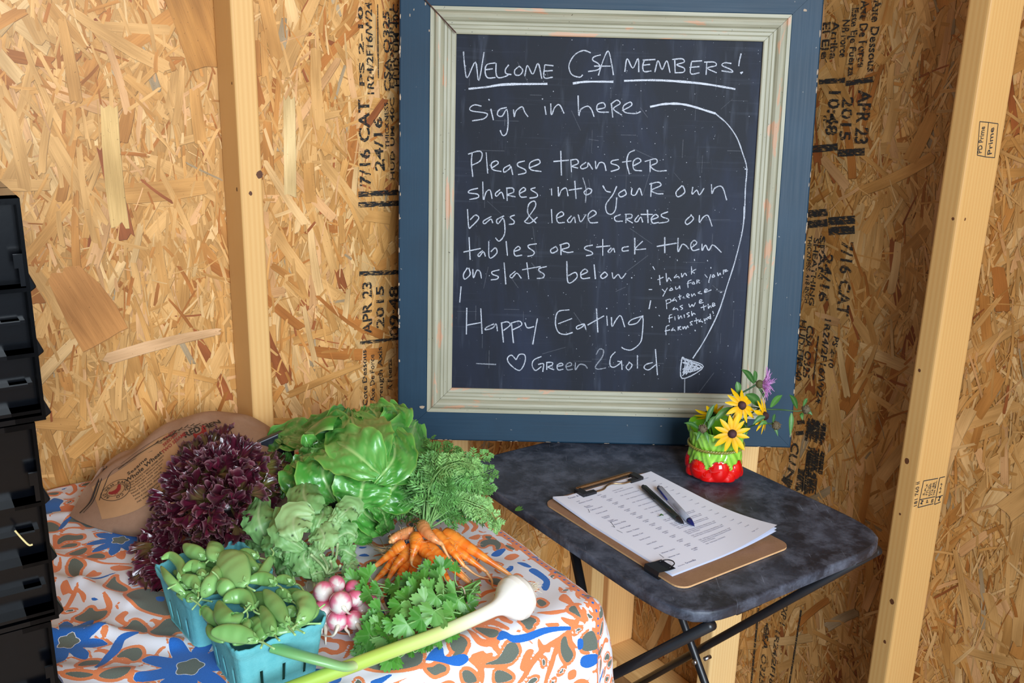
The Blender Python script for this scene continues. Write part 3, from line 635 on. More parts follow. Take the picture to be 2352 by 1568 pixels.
# low wire clip at the head of the board: bar, wire and two corner grips
mb = MB(); tube(mb, smooth_path([pg(.055, -.004, .008), pg(.062, -.007, .0095), pg(.115, -.007, .0095), pg(.168, -.007, .0095), pg(.175, -.004, .008)], 5), .0036, 10); mb.build('clip_bar', M_BRASS, clip)
mb = MB(); tube(mb, smooth_path([pg(.056, .000, .008), pg(.060, .014, .008), pg(.075, .0165, .008), pg(.094, .016, .008), pg(.108, .009, .0085), pg(.122, .008, .0085), pg(.136, .0155, .008), pg(.155, .0165, .008), pg(.169, .014, .008), pg(.174, .000, .008)], 6), .0016, 8); mb.build('clip_wire', M_BRASS, clip)
for x0, sg in ((.055, 1), (.175, -1)):
    mb = MB(); box(mb, pg(x0 - .006 * sg, -.006, .0036), PV * .012 * sg, PU * .025, UZ * .0075); box(mb, pg(x0, .0105, .0036), PV * .022 * sg, PU * .009, UZ * .0065)
    bevel(mb.build('clip_grip', M_BLK, clip), .0015, 2)

M_PAPER = plain('white_paper', lin(234, 240, 255), .7, spec=.3)
def curl(a, b, k=1.0):
    """height of the sheet: flat under the clip, lifted at the loose lower right corner"""
    d = max(0, (a - .10) / .116 * .75 + (b - .15) / .129 * .75 - .60); h = .022 * d ** 2.0 * k
    e = max(0, .03 - a) / .03 * max(0, .10 - b) / .10; h += .006 * e
    return h
def sheet(z0, dx, dy, k, rot=0.0):
    mb = MB(); nu, nv = 26, 22; v = []
    for i in range(nu):
        for j in range(nv):
            a, b = .216 * j / (nv - 1), .279 * i / (nu - 1); v.append(pg(a + dx + rot * b, b + dy - rot * a, z0 + curl(a, b, k)))
    mb.add(v, [q[::-1] for q in grid_faces(nu, nv)]); return mb
for i in range(3):
    o = sheet(.0037 + .0006 * i, (-.0015, .0012, -.001)[i], (.0012, -.001, .0005)[i], .6 + .1 * i).build('paper_sheet', M_PAPER)
    tag(o, ['plain white sheet at the bottom of the stack on the clipboard', 'plain white sheet in the middle of the stack on the clipboard', 'plain white sheet directly under the printed sign-in list'][i], 'paper', 'loose sheets under the sign-in list')
signin = sheet(.0058, 0, 0, 1.0).build('sign_in_sheet', M_PAPER); tag(signin, 'printed white sign-in list with a curled corner, topmost on the clipboard', 'paper')
mb = MB()
def typ(a, b, s, size, th=0.0):
    v, f = text_mesh(s, size)
    P = []
    for x, y in v:
        aa = a + x; bb = b - y; P.append(pg(aa, bb, .0062 + curl(aa, bb)))
    mb.add(P, f, (1, 1, 1), None, 0, False)
typ(.024, .012, 'Green & Gold', .0062); typ(.150, .010, 'June 20 Delivery of items', .0034); typ(.178, .019, 'TOTAL ITEMS', .0026)
for x, t in ((.028, 'NAME'), (.072, 'ORDER'), (.105, 'SHARE AND ITEMS')): typ(x, .0275, t, .0028)
names = ['Abelson, Donald', 'Bryant,|Shannon', 'Cabana, Laurel', 'Carey, Laurel', 'Freeman,|Valerie', 'Geiger,|Samantha', 'Harvey, Molly', 'Hurd, Angel', 'Oliver, Tamlyn', 'Phelps, Carl', 'Scott, Loren', 'Sears, Mark', 'Stiles, Ron', 'Warner, Laurie', 'Warner, Lise']
y = .0345; R = random.Random(4)
for i, nme in enumerate(names):
    for k, t in enumerate(nme.split('|')): typ(.028, y + k * .0042, t, .0042)
    typ(.074, y, '#126%03d' % R.randint(100, 999), .0034); typ(.075, y + .0042, 'PAID', .0034)
    ls = ['CSA - Full Season (1/2 Share)'] if i not in (8, 9, 10, 11, 12, 13) else ['CSA - Full Season (1/2 Share), Bread Share - Full', 'Summer Season (1/2 Share), Omnivore Protein', 'Season (1/2 Share)'][:2 + i % 2]
    for k, t in enumerate(ls): typ(.104, y + k * .0042, t, .0034)
    typ(.188, y, ('1 total', '2 total', '3 total')[i % 3], .0032)
    y += .0146 if i not in (10, 11, 12) else .0158
typ(.022, .268, 'Powered by', .0026); typ(.037, .268, 'GrownBy', .0052); typ(.182, .262, 'Page 1 of 5', .003)
tag(mb.build('printed_text', plain('toner', lin(60, 58, 110), .7), signin), 'small printed rows of text')
mb = MB()
for q in ([(.0215, .064), (.0225, .068), (.028, .057)], [(.0215, .122), (.0232, .128), (.030, .110)], [(.020, .136), (.0215, .148)], [(.022, .238), (.0235, .227)]):
    for A, B in zip(q, q[1:]):
        d = Vector((B[0] - A[0], B[1] - A[1], 0)).normalized() * .0003; n = (-d.y, d.x)
        mb.add([pg(A[0] + n[0], A[1] + n[1], .0064), pg(A[0] - n[0], A[1] - n[1], .0064), pg(B[0] - n[0], B[1] - n[1], .0064), pg(B[0] + n[0], B[1] + n[1], .0064)], [(0, 1, 2, 3)], smooth=False)
mb.build('check_mark', plain('pen_ink', lin(24, 24, 40), .6), signin)
# binder clip at the lower left corner
bc = thing('binder_clip', 'black steel binder clip gripping the lower left corner of the sheets', 'binder clip', pg(-.015, .26))
mb = MB(); o_ = [(-.0005, -.0052), (-.0125, -.0032), (-.0135, .0034), (-.0005, .0060)]
sec = [(.012, .0090), (.000, .0094), (-.020, .0118), (-.022, .0055), (-.020, .0003), (-.008, .0001)]
v = [pg(x, y, z) for y in (.243, .272) for x, z in sec]
mb.add(v, [(i, i + 1, 6 + i + 1, 6 + i) for i in range(5)], smooth=False); o = mb.build('clip_body', M_BLKG, bc); sm = o.modifiers.new('s', 'SOLIDIFY'); sm.thickness = .0008
mb = MB(); tube(mb, smooth_path([pg(.004, .247, .0098), pg(.016, .250, .0105), pg(.020, .2575, .0108), pg(.016, .265, .0105), pg(.004, .268, .0098)], 5), .0009, 6); mb.build('clip_lever', M_BLKG, bc)

def pen(name, label, a, b, ca, cb, body, cl, tipc):
    """a clicker end, b tip end, both (a,b) on the page"""
    z = .0066 + .0048; A, B = pg(*a, z + curl(*a)), pg(*b, z + curl(*b) - .0012); d = (B - A); L = d.length; d.normalize()
    t = thing(name, label, 'pen', (A + B) / 2); r = .0052
    mb = MB(); tube(mb, [A + d * L * x for x in (0, .02, .5, .60, .62, .86)], [r * .8, r, r, r, r * 1.02, r * .92], 14); mb.build('barrel', body, t)
    mb = MB(); tube(mb, [A + d * L * x for x in (.855, .88, .965, .97, 1.0)], [r * .95, r * .9, r * .42, .0011, .0006], 12); mb.build('tip', tipc, t)
    mb = MB(); tube(mb, [A - d * .004, A + d * .001], [r * .6, r * .62], 10); mb.build('push_button', cl, t)
    sd = d.cross(UZ).normalized(); mb = MB(); tube(mb, [A + d * .002 + sd * .0, A + d * .004 + sd * .0052 + UZ * .002, A + d * L * .33 + sd * .0062 + UZ * .001], [.002, .0019, .0013], 8); mb.build('pocket_clip', cl, t)
    if body is M_CLEAR:
        mb = MB(); tube(mb, [A + d * L * .45, A + d * L * .86], .0015, 8); mb.build('ink_refill', cl, t)
s = NT('frosted_clear_barrel'); s.P(Base__Color=lin(206, 212, 226), Roughness=.25, Transmission__Weight=.55, IOR=1.4); M_CLEAR = s.m
M_DK = plain('dark_smoked_plastic', lin(30, 36, 34), .25); M_NAVY = plain('navy_plastic', lin(18, 30, 92), .3)
def onpage(x, y):
    q = onz(x, y, TB + .011) - PO; return (q.dot(PV), q.dot(PU))
pen('pen', 'black ballpoint pen lying on the sign-in list', onpage(1479, 1119), onpage(1571, 1202), 0, 0, M_DK, M_BLK, M_BLK)
pen('pen', 'clear ballpoint pen with a blue tip lying on the sign-in list', onpage(1515, 1121), onpage(1595, 1207), 0, 0, M_CLEAR, M_NAVY, M_NAVY)

# ------------------------------------------------------------------ leaf helper used by the flowers and the produce
def leaf(mb, path, nrm, wfun, nu=10, nv=7, cup=0.0, ruf=0.0, rfreq=6, jag=0.0, col=None, seed=0, curlb=0.0, blis=0.0, mi=0):
    """blade along a 3-D path; nrm = direction the face looks; wfun(u) half width; ruf edge waves; jag toothed edge; blis blistering"""
    R = random.Random(seed); ph = [R.uniform(0, 6.28) for _ in range(6)]
    P = smooth_path(path, max(2, nu // (len(path) - 1))); n = len(P); N0 = Vector(nrm).normalized()
    v, c = [], []
    for i in range(n):
        u = i / (n - 1); t = (P[min(i + 1, n - 1)] - P[max(i - 1, 0)]).normalized()
        nn = (N0 - t * N0.dot(t)); nn = nn.normalized() if nn.length > 1e-4 else t.orthogonal().normalized()
        sd = t.cross(nn); w = wfun(u)
        for j in range(nv):
            x = 2 * j / (nv - 1) - 1; s_ = 0 if x < 0 else 1
            ed = abs(x)
            jj = 1 + jag * ed ** 3 * math.sin(u * 46 + s_ * 2 + ph[0])
            wave = ruf * ed ** 2 * (math.sin(rfreq * 6.28 * u + ph[1 + s_] + x) + .5 * math.sin(rfreq * 2.3 * 6.28 * u + ph[3 + s_]))
            bl = blis * (abs(math.sin(u * 19 + ph[4] + ed * 4)) * abs(math.sin(ed * 7.5 + u * 4)) if ed > .08 else -.35)
            h = cup * w * x * x + wave + bl - curlb * w * max(0, ed - .6) ** 2
            v.append(P[i] + sd * (w * x * jj) + nn * h)
            c.append(col(u, x) if col else (1, 1, 1))
    mb.add(v, grid_faces(n, nv), c, None, mi); return mb
def wshape(W, peak=.55, base=.12, tip=.05, p=1.0):
    def f(u):
        a = u / peak if u < peak else (1 - u) / (1 - peak); a = max(0, min(1, a))
        e = base if u < peak else tip
        return W * (e + (1 - e) * math.sin(a * PI / 2) ** p)
    return f

# ------------------------------------------------------------------ vase with flowers
VC = Vector((.360, 1.560, TB))
vase = thing('vase', 'green cabbage leaf vase ringed with glossy red tomatoes', 'vase', VC)
mb = MB(); nz, nth = 56, 120; v, c = [], []
TOM = [(2 * PI * (k + .25) / 7, .0215 if k % 2 else .019, .0245 if k % 2 else .023) for k in range(7)]
TOM2 = [(2 * PI * (k + .75) / 7, .009, .018) for k in range(7)]
G1, G2, G3 = lin(74, 150, 16), lin(172, 226, 84), lin(46, 110, 10)
for i in range(nz):
    z = .094 * i / (nz - 1)
    for j in range(nth):
        th = 2 * PI * j / nth; zz = z
        r0 = .0462 + .004 * (1 - z / .094) ** 2 + .0085 * max(0, (z - .058) / .036) ** 1.6 - .002 * math.exp(-((z - .058) / .006) ** 2)
        # cabbage relief: veins fanning from the base of each leaf
        q = (th * 5 / (2 * PI)) % 1 - .5; vein = abs(math.sin(abs(q) * 15 - z * 120 + .6 * math.sin(th * 7))); mid = math.exp(-(q / .035) ** 2)
        wr = .0020 * vein + .0014 * mid + .0007 * math.sin(th * 11 + z * 120)
        r = r0 + wr; col = lerp(G1, G2, min(1, .25 + .55 * vein + .3 * mid)); col = lerp(col, G3, .6 * max(0, 1 - 5 * abs(q - .49) / .5) if abs(q) > .42 else 0)
        if z > .086: r += .0012 * math.sin(th * 9) ; zz = z + .0022 * math.sin(th * 6 + 1)
        best = 0
        for (tc, zc, rt) in TOM + TOM2:
            da = (th - tc + PI) % (2 * PI) - PI; dx = da * .049; dz = (z - zc) * (1.0 if z > zc else 1.15); d2 = (dx * dx + dz * dz) / (rt * rt * .82)
            if d2 < 1: best = max(best, math.sqrt(1 - d2))
        if z < .012: best = max(best, .55)
        if best > .02:
            rb = .0435 + .0115 * best
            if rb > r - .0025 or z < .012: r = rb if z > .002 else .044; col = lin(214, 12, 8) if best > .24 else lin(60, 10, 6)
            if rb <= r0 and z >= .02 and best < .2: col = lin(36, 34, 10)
        if z < .004: r = .041 + .006 * (z / .004) ** .5
        r *= .93; v.append(VC + Vector((math.cos(th) * r, math.sin(th) * r, zz * .97 + .0008))); c.append(col)
mb.add(v, grid_faces(nz, nth, True), c)
rim = v[-nth:]; inner = []
for k, (dr, z) in enumerate([(-.002, .0925), (-.0035, .088), (-.005, .06), (-.008, .03), (-.04, .028)]):
    for j in range(nth):
        th = 2 * PI * j / nth; r = (.0535 + dr - .0035 * (k > 1)) * .93; inner.append(VC + Vector((math.cos(th) * r, math.sin(th) * r, z * .97 + (.0022 * math.sin(th * 6 + 1) if k < 2 else 0))))
mb.add(rim + inner, grid_faces(6, nth, True), lin(112, 180, 40))
bot = [VC + Vector((math.cos(2 * PI * j / nth) * .038, math.sin(2 * PI * j / nth) * .038, .0008)) for j in range(nth)]
mb.add(bot, [tuple(range(nth))[::-1]], lin(200, 20, 10))
s = NT('glazed_ceramic'); s.P(Base__Color=s.attr(), Roughness=.12, Coat__Weight=.6, Coat__Roughness=.04); s.bump(s.noise(s.co(), 90, 3), .12, .001); M_GLAZE = s.m
mb.build('glazed_body', M_GLAZE, vase)
mb = MB()
for ph in (0, PI): tube(mb, [VC + Vector((math.cos(t) * (.0474 + .001 * math.cos(30 * t + ph)), math.sin(t) * (.0474 + .001 * math.cos(30 * t + ph)), .0590 + .0016 * math.sin(30 * t + ph) + .002 * math.sin(t + 2))) for t in [2 * PI * i / 180 for i in range(181)]], .0016, 6, lin(134, 128, 52), cap=False)
mb.build('rope_band', M_GLAZE, vase)

M_PETAL = vcol('petal', .5, 90, .12, .1, trans=.25); M_SOFT = vcol('leaf_green', .45, 80, .25, .25, trans=.2); M_CONE = vcol('flower_cone', .8, 400, .5, .8, .001)
YEL, YEL2 = lin(255, 204, 14), lin(246, 170, 6); CONE = lin(52, 26, 22); STG, STD = lin(70, 118, 52), lin(40, 82, 40)
def vp(x, y, Y): return onp(x, y, Vector((0, Y - .03, 0)), Vector((0, 1, 0)))
def susan(label, px, Y, face, rad, npet, droop, seed, stem, back=False):
    R = random.Random(seed); C_ = vp(*px, Y); fz = Vector(face).normalized(); ex = fz.orthogonal().normalized(); ey = fz.cross(ex)
    t = thing('black_eyed_susan', label, 'flower', C_, 'yellow daisies in the vase')
    for k in range(npet):
        a = 2 * PI * k / npet + R.uniform(-.12, .12); d = ex * math.cos(a) + ey * math.sin(a); L = rad * R.uniform(.86, 1.08); dr = droop * R.uniform(.5, 1.3)
        p = [C_ + d * .005, C_ + d * L * .5 + fz * (-.15 * dr * L), C_ + d * L + fz * (-dr * L)]
        mb = MB(); leaf(mb, p, fz, wshape(L * .135, .6, .40, .16), 8, 5, cup=-.25, col=lambda u, x: lerp(YEL2, YEL, min(1, u * 1.6)), seed=seed * 50 + k); mb.build('petal', M_PETAL, t)
    mb = MB(); v = []
    for i in range(7):
        w = PI / 2 * i / 6
        for j in range(14): b = 2 * PI * j / 14; v.append(C_ + (ex * math.cos(b) + ey * math.sin(b)) * math.cos(w) * .0078 + fz * (math.sin(w) * .0085 - .001))
    mb.add(v, grid_faces(7, 14, True), [lerp(lin(28, 12, 10), lin(84, 46, 50), (i // 14) / 6) for i in range(98)]); mb.build('flower_centre', M_CONE, t)
    mb = MB(); tube(mb, smooth_path([C_ - fz * .002] + stem, 5), .0014, 7, STG); mb.build('stem', M_SOFT, t)
    mb = MB()
    for k in range(8): a = 2 * PI * k / 8; d = ex * math.cos(a) + ey * math.sin(a); leaf(mb, [C_ - fz * .003, C_ - fz * .004 + d * .007, C_ - fz * .006 + d * .013], -fz, wshape(.003), 4, 3, col=lambda u, x: STD)
    mb.build('sepal', M_SOFT, t)
    return t
mouth = lambda dx, dy, z: VC + Vector((dx, dy, z))
susan('yellow daisy drooping over the front of the vase, full face to the camera', (1682, 996), 1.527, (-.05, -1, .12), .034, 12, .05, 1, [mouth(.02, -.05, .105), mouth(.01, -.02, .08), mouth(0, .01, .035)])
susan('yellow daisy in the middle of the bunch with a dark tilted cone', (1704, 931), 1.555, (.35, -.75, .55), .032, 12, .28, 2, [mouth(.045, .005, .13), mouth(.01, 0, .05)])
susan('yellow daisy turned sideways beside the blue frame', (1756, 955), 1.57, (.78, -.50, .2), .031, 10, .22, 3, [mouth(.07, .0, .125), mouth(.03, .0, .09), mouth(.01, .01, .04)])
susan('yellow daisy seen from behind at the back of the vase', (1635, 950), 1.61, (-.12, .70, .62), .033, 10, -.12, 4, [mouth(-.015, .035, .10), mouth(0, .02, .04)])

kn = thing('knapweed_flower', 'pink thistle-like flower standing highest out of the vase', 'flower', vp(1745, 882, 1.58))
C_ = vp(1745, 882, 1.58); fz = Vector((.93, -.25, .05)).normalized(); ex = fz.orthogonal().normalized(); ey = fz.cross(ex); R = random.Random(9)
mb = MB()
for k in range(150):
    a = R.uniform(0, 2 * PI); sp = R.random() ** .5; d = ex * math.cos(a) + ey * math.sin(a); L = R.uniform(.014, .027)
    e = (fz * (1.0 - .75 * sp) + d * sp * 1.35); tube(mb, smooth_path([C_ + fz * .004 + d * .003 * sp, C_ + fz * .007 + e * L * .5, C_ + e * L + fz * .004 + Vector((R.gauss(0, .002), R.gauss(0, .002), R.gauss(0, .002)))], 3), [.0007, .0006, .0006, .0005, .0004, .0004, .0003], 4, lerp(lin(206, 120, 208), lin(246, 200, 244), R.random()), cap=False)
mb.build('florets', M_PETAL, kn)
mb = MB(); ball(mb, C_, .0068, lin(92, 88, 52), 10, 14, (1, 1, 1.1)); mb.build('bud_base', M_CONE, kn)
mb = MB(); tube(mb, smooth_path([C_ - fz * .004, vp(1720, 893, 1.58), vp(1698, 908, 1.58), vp(1680, 945, 1.58), mouth(0, .0, .05)], 5), .0015, 7, STD); mb.build('stem', M_SOFT, kn)
LV = lambda a, b, Y0, Y1, W, bend=(0, 0, .004), face=(0, -1, .35): (a, b, Y0, Y1, W, bend, face)
def sprig(parent, items, seed=0):
    for i, (a, b, Y0, Y1, W, bend, face) in enumerate(items):
        A, B = vp(*a, Y0), vp(*b, Y1); mb = MB(); k1 = lerp(lin(44, 94, 36), lin(80, 138, 54), (i * .37) % 1)
        leaf(mb, [A, (A + B) / 2 + Vector(bend), B], face, wshape(W * .62, .42, .25, .03), 10, 5, cup=.25, col=lambda u, x: lerp(k1, lin(130, 170, 100), .3 if abs(x) < .1 else 0), seed=seed + i); mb.build('leaf', M_SOFT, parent)
sprig(kn, [LV((1732, 880), (1703, 848), 1.58, 1.57, .0085), LV((1735, 878), (1733, 850), 1.585, 1.585, .006), LV((1697, 905), (1692, 876), 1.585, 1.59, .0085), LV((1742, 890), (1760, 925), 1.58, 1.575, .004), LV((1699, 912), (1680, 908), 1.58, 1.57, .005)])
def budstem(label, px, Y, stem, items):
    C2 = vp(*px, Y); t = thing('flower_bud', label, 'flower', C2, 'closed buds in the vase')
    mb = MB(); ball(mb, C2, .0072, lin(96, 84, 62), 9, 12, (1, 1, 1)); R = random.Random(int(px[0]))
    for k in range(40): 
        d = Vector((R.gauss(0, 1), R.gauss(0, 1), R.gauss(0, 1))).normalized(); tube(mb, [C2 + d * .006, C2 + d * .0092], [.0009, .0004], 4, lerp(lin(140, 122, 92), lin(62, 48, 36), R.random()), cap=False)
    mb.build('bud', M_CONE, t); mb = MB(); tube(mb, smooth_path([C2] + stem, 5), .0012, 7, lin(62, 98, 50)); mb.build('stem', M_SOFT, t); sprig(t, items, int(px[0]))
budstem('dry brown bud with pointed leaves over the left rim of the vase', (1614, 985), 1.545, [vp(1625, 960, 1.555), mouth(-.01, -.01, .08), mouth(0, 0, .04)],
    [LV((1606, 985), (1571, 971), 1.545, 1.535, .0055), LV((1610, 992), (1600, 1012), 1.54, 1.53, .0055), LV((1618, 992), (1628, 1018), 1.54, 1.53, .0055), LV((1622, 968), (1641, 929), 1.545, 1.55, .0075), LV((1626, 985), (1645, 955), 1.55, 1.56, .0075), LV((1640, 965), (1683, 935), 1.56, 1.57, .009)])
budstem('dry brown bud hanging below the sideways daisy', (1783, 977), 1.545, [vp(1765, 972, 1.55), vp(1735, 975, 1.56), mouth(.02, .0, .07), mouth(.01, .01, .04)],
    [LV((1775, 972), (1780, 950), 1.545, 1.545, .0045), LV((1777, 983), (1787, 1002), 1.545, 1.54, .0045), LV((1762, 972), (1743, 978), 1.55, 1.545, .006), LV((1757, 957), (1729, 975), 1.545, 1.54, .008), LV((1712, 985), (1708, 1008), 1.55, 1.54, .006)])
budstem('small bud reaching past the right edge of the blue frame', (1851, 940), 1.60, [vp(1830, 944, 1.60), vp(1800, 941, 1.60), vp(1770, 940, 1.59), mouth(.03, 0, .12), mouth(.01, .01, .04)],
    [LV((1831, 938), (1813, 906), 1.60, 1.59, .0075), LV((1845, 933), (1855, 915), 1.60, 1.60, .005), LV((1818, 948), (1815, 1002), 1.60, 1.59, .007), LV((1848, 948), (1866, 953), 1.60, 1.595, .006), LV((1838, 950), (1843, 965), 1.60, 1.59, .006), LV((1770, 935), (1797, 907), 1.59, 1.585, .0085), LV((1746, 932), (1712, 905), 1.58, 1.57, .013)])

# torn bits of green on the table
for px, lab in (((1190, 1168), 'torn bit of feathery green on the black table'),):
    t = thing('leaf_scrap', lab, 'leaf', onz(*px, TB)); mb = MB(); p0 = onz(1183, 1174, TB + .001)
    for q in ((1203, 1168), (1200, 1162), (1194, 1161)): leaf(mb, [p0 + UZ * .001, onz((1183 + q[0]) / 2, (1174 + q[1]) / 2, TB + .003), onz(*q, TB + .002)], (0, 0, 1), wshape(.003), 5, 3, col=lambda u, x: lin(92, 150, 60))
    mb.build('leaflet', M_SOFT, t)
o = thing('leaf_scrap', 'tiny curled green leaf on the sign-in list', 'leaf', onz(1520, 1184, TB + .008)); mb = MB(); leaf(mb, [onz(1514, 1185, TB + .008), onz(1519, 1181, TB + .011), onz(1525, 1184, TB + .009)], (0, 0, 1), wshape(.003), 6, 3, col=lambda u, x: lin(70, 120, 60)); mb.build('leaflet', M_SOFT, o)

# ------------------------------------------------------------------ cloth-covered table at the left
P0 = Vector((.11, 1.165, 0))
def st(q): d = Vector(q) - P0; return d.dot(WL), d.dot(NL)
MOTIFS = "B -573 -708 -566 -692 -558 -699 -547 -681 -556 -663 -557 -644 -569 -645 -572 -636 -582 -640|O -556 -660 -541 -659 -534 -644 -542 -624 -554 -628 -559 -645|oO 5 -570 -733 -552 -739 -534 -736 -523 -734 -524 -711 -534 -699 -540 -709|G -566 -718 -557 -720 -548 -713 -555 -708|B -573 -573 -560 -602 -543 -613 -551 -602 -562 -582|G -557 -600 -545 -612 -531 -590 -524 -562 -534 -565 -540 -585 -550 -593|oO 4 -578 -551 -561 -574 -543 -568 -539 -558|G -584 -611 -575 -608 -569 -586 -573 -573 -584 -575 -588 -582|G -577 -546 -564 -555 -553 -546 -544 -543 -546 -529 -559 -532 -569 -536 -580 -528|oO 5 -589 -509 -583 -534 -580 -562|oO 4 -596 -507 -585 -488 -574 -477 -560 -473 -544 -441 -515 -423 -500 -414|G -580 -516 -568 -523 -556 -518 -559 -510 -570 -512|G -573 -483 -564 -494 -548 -497 -547 -489 -554 -479 -563 -475|G -554 -460 -542 -469 -532 -465 -529 -454 -534 -448 -542 -451|fB 45 -500 -494|G -578 -456 -569 -467 -560 -444 -567 -433 -573 -415 -579 -416 -581 -436|oO 6 -585 -479 -590 -459 -596 -450 -599 -469 -594 -485|oB 4 -588 -413 -573 -400 -548 -395 -524 -400|G -545 -368 -529 -390 -531 -372 -522 -350 -526 -342 -536 -344 -546 -354|O -598 -400 -589 -407 -587 -390 -587 -369 -593 -377 -599 -372|O -579 -377 -573 -357 -579 -341 -580 -357|G -596 -310 -584 -317 -573 -327 -570 -312 -557 -306 -564 -290 -578 -286 -592 -296|oO 5 -616 -351 -601 -342 -585 -372 -578 -384|O -553 -279 -540 -290 -535 -283 -543 -273 -545 -256 -551 -267|G -552 -243 -543 -255 -533 -264 -526 -252 -524 -233 -530 -219 -540 -232|G -523 -222 -512 -233 -498 -246 -488 -240 -486 -209 -496 -209 -507 -198 -519 -205|oO 5 -517 -250 -511 -252 -509 -238 -515 -234|G -528 -329 -512 -340 -492 -327 -479 -299 -488 -254 -507 -266 -525 -300|B -495 -305 -486 -300 -489 -289 -496 -294|fB 48 -613 -256|oB 10 -595 -177 -580 -196 -568 -208 -557 -225 -539 -223|G -570 -193 -557 -202 -542 -196 -543 -180 -554 -172 -560 -186|oO 5 -591 -219 -583 -218 -576 -207 -581 -199|G -613 -191 -605 -204 -590 -199 -589 -189 -602 -187|G -629 -186 -614 -179 -600 -165 -615 -170|G -596 -160 -582 -163 -562 -157 -567 -144 -582 -145|oO 6 -599 -161 -587 -178 -573 -186 -561 -169|fB 62 -501 -126|O -564 -411 -551 -423 -547 -411 -540 -416 -546 -404 -559 -404|O -530 -419 -516 -419 -503 -402 -513 -399 -526 -405|O -516 -446 -503 -460 -502 -447 -509 -433|O -575 -250 -566 -248 -571 -241 -575 -238|O -605 -376 -603 -363 -610 -357 -611 -368|oO 5 -540 -499 -547 -474 -542 -453|oO 6 -553 -344 -552 -316 -559 -298|O -607 -448 -597 -459 -593 -448 -603 -439|G -37 -213 -24 -214 -14 -204 -17 -188 -27 -177 -32 -178 -26 -191 -32 -199 -43 -195 -45 -201|B -47 -169 -32 -176 -18 -173 -27 -165 -40 -160|O -36 -150 -22 -156 -9 -148 -17 -142 -31 -139|B -28 -129 -18 -123 -16 -107 -24 -111|B -26 -101 -14 -101 -14 -67 -27 -49 -37 -45 -34 -58 -24 -66 -24 -81|oO 6 -53 -289 -38 -285 -32 -263 -48 -250|oO 6 -18 -282 -18 -259 -31 -248|oO 5 -37 -298 -28 -284 -33 -259|O -48 -233 -32 -236 -26 -232 -38 -222|G -22 -225 -14 -217 -24 -214|G -13 -186 -8 -174 -8 -162 -14 -168|G -62 -29 -54 -31 -54 -17 -65 -14|O -35 -16 -19 -24 -21 -1 -31 -3|G -36 8 -24 4 -24 16 -24 24 -32 16|oO 5 -78 -4 -64 4 -40 8|oO 6 -52 16 -44 24 -32 28|oB 7 -152 12 -140 12 -132 20 -112 24 -80 24 -44 32|B -148 8 -140 4 -132 16 -140 16 -152 16|G -167 -19 -156 -13 -145 0 -148 8 -160 8 -166 -6|oO 9 -177 -28 -161 -26 -141 -18 -132 4|oO 8 -178 -16 -176 8 -156 16|G -108 -1 -95 -4 -88 8 -96 12 -100 16 -108 16 -108 8|O -124 12 -116 12 -120 16|O -80 16 -60 20 -60 24 -72 24|O -88 20 -80 20 -80 24 -84 24|oO 6 -118 -30 -123 -17 -121 -3|G -180 36 -160 36 -144 24 -132 24 -128 32 -128 40 -140 48 -160 44|oO 7 -32 28 -60 40 -88 48 -108 60 -120 72 -132 80|oO 6 -96 32 -92 44 -80 52|G -60 44 -52 40 -48 56 -40 72 -44 80 -52 80 -60 64|oO 7 -68 48 -76 72 -88 96|oO 5 -44 36 -44 52 -36 64|B -32 52 -24 56 -24 68 -32 68|G -24 52 -8 48 0 64 0 76 -24 72|B -24 80 0 84 0 96 -16 100 -28 92|B -256 8 -235 -4 -225 -1 -228 12 -204 16 -200 24 -212 28 -224 24 -236 16 -252 8|G -192 24 -180 24 -184 24|oO 6 -200 24 -184 28 -168 28|oO 6 -200 24 -188 36 -184 48 -184 60|G -212 36 -204 36 -196 44 -192 56 -208 52|G -164 52 -152 56 -140 68 -144 72 -164 68|G -256 16 -240 20 -232 24 -248 28 -256 20|O -128 60 -116 40 -104 44 -112 56 -112 64 -120 68|O -116 24 -108 28 -104 36 -112 28|oO 6 -148 12 -160 20 -156 28|O -260 20 -248 20 -232 24 -236 32 -248 32 -256 24|G -232 16 -216 12 -197 -1 -200 12 -212 16 -224 16|O -160 12 -152 16 -156 16|O -48 96 -36 96 -36 108 -48 108|G -330 -23 -306 -34 -281 -26 -252 -11 -260 8 -284 8 -308 -2|oO 7 -343 -108 -338 -93 -326 -81 -330 -67 -341 -63 -343 -70|oO 7 -336 -47 -315 -66 -319 -76|oO 6 -334 -122 -333 -104 -340 -92|B -328 8 -312 8 -300 8 -304 12 -324 16|B -389 -44 -375 -46 -354 -23 -364 -7 -394 -38|O -312 20 -280 20 -284 20 -300 24|G -252 20 -240 16 -232 24 -236 28 -248 24|G -211 -7 -197 -12 -192 4 -204 12 -216 8|G -216 -240 -203 -243 -199 -229 -214 -228|B -214 -271 -203 -271 -201 -260 -210 -264|oO 6 -180 -301 -178 -280 -162 -275|oO 5 -106 -120 -90 -118 -75 -122|G -89 -110 -76 -109 -73 -90 -88 -92|oO 6 -125 -76 -110 -83 -96 -81|G -142 -37 -132 -37 -132 -27 -142 -27|oO 6 -118 -37 -125 -17 -119 -5|oO 6 -360 -75 -350 -77 -346 -64"

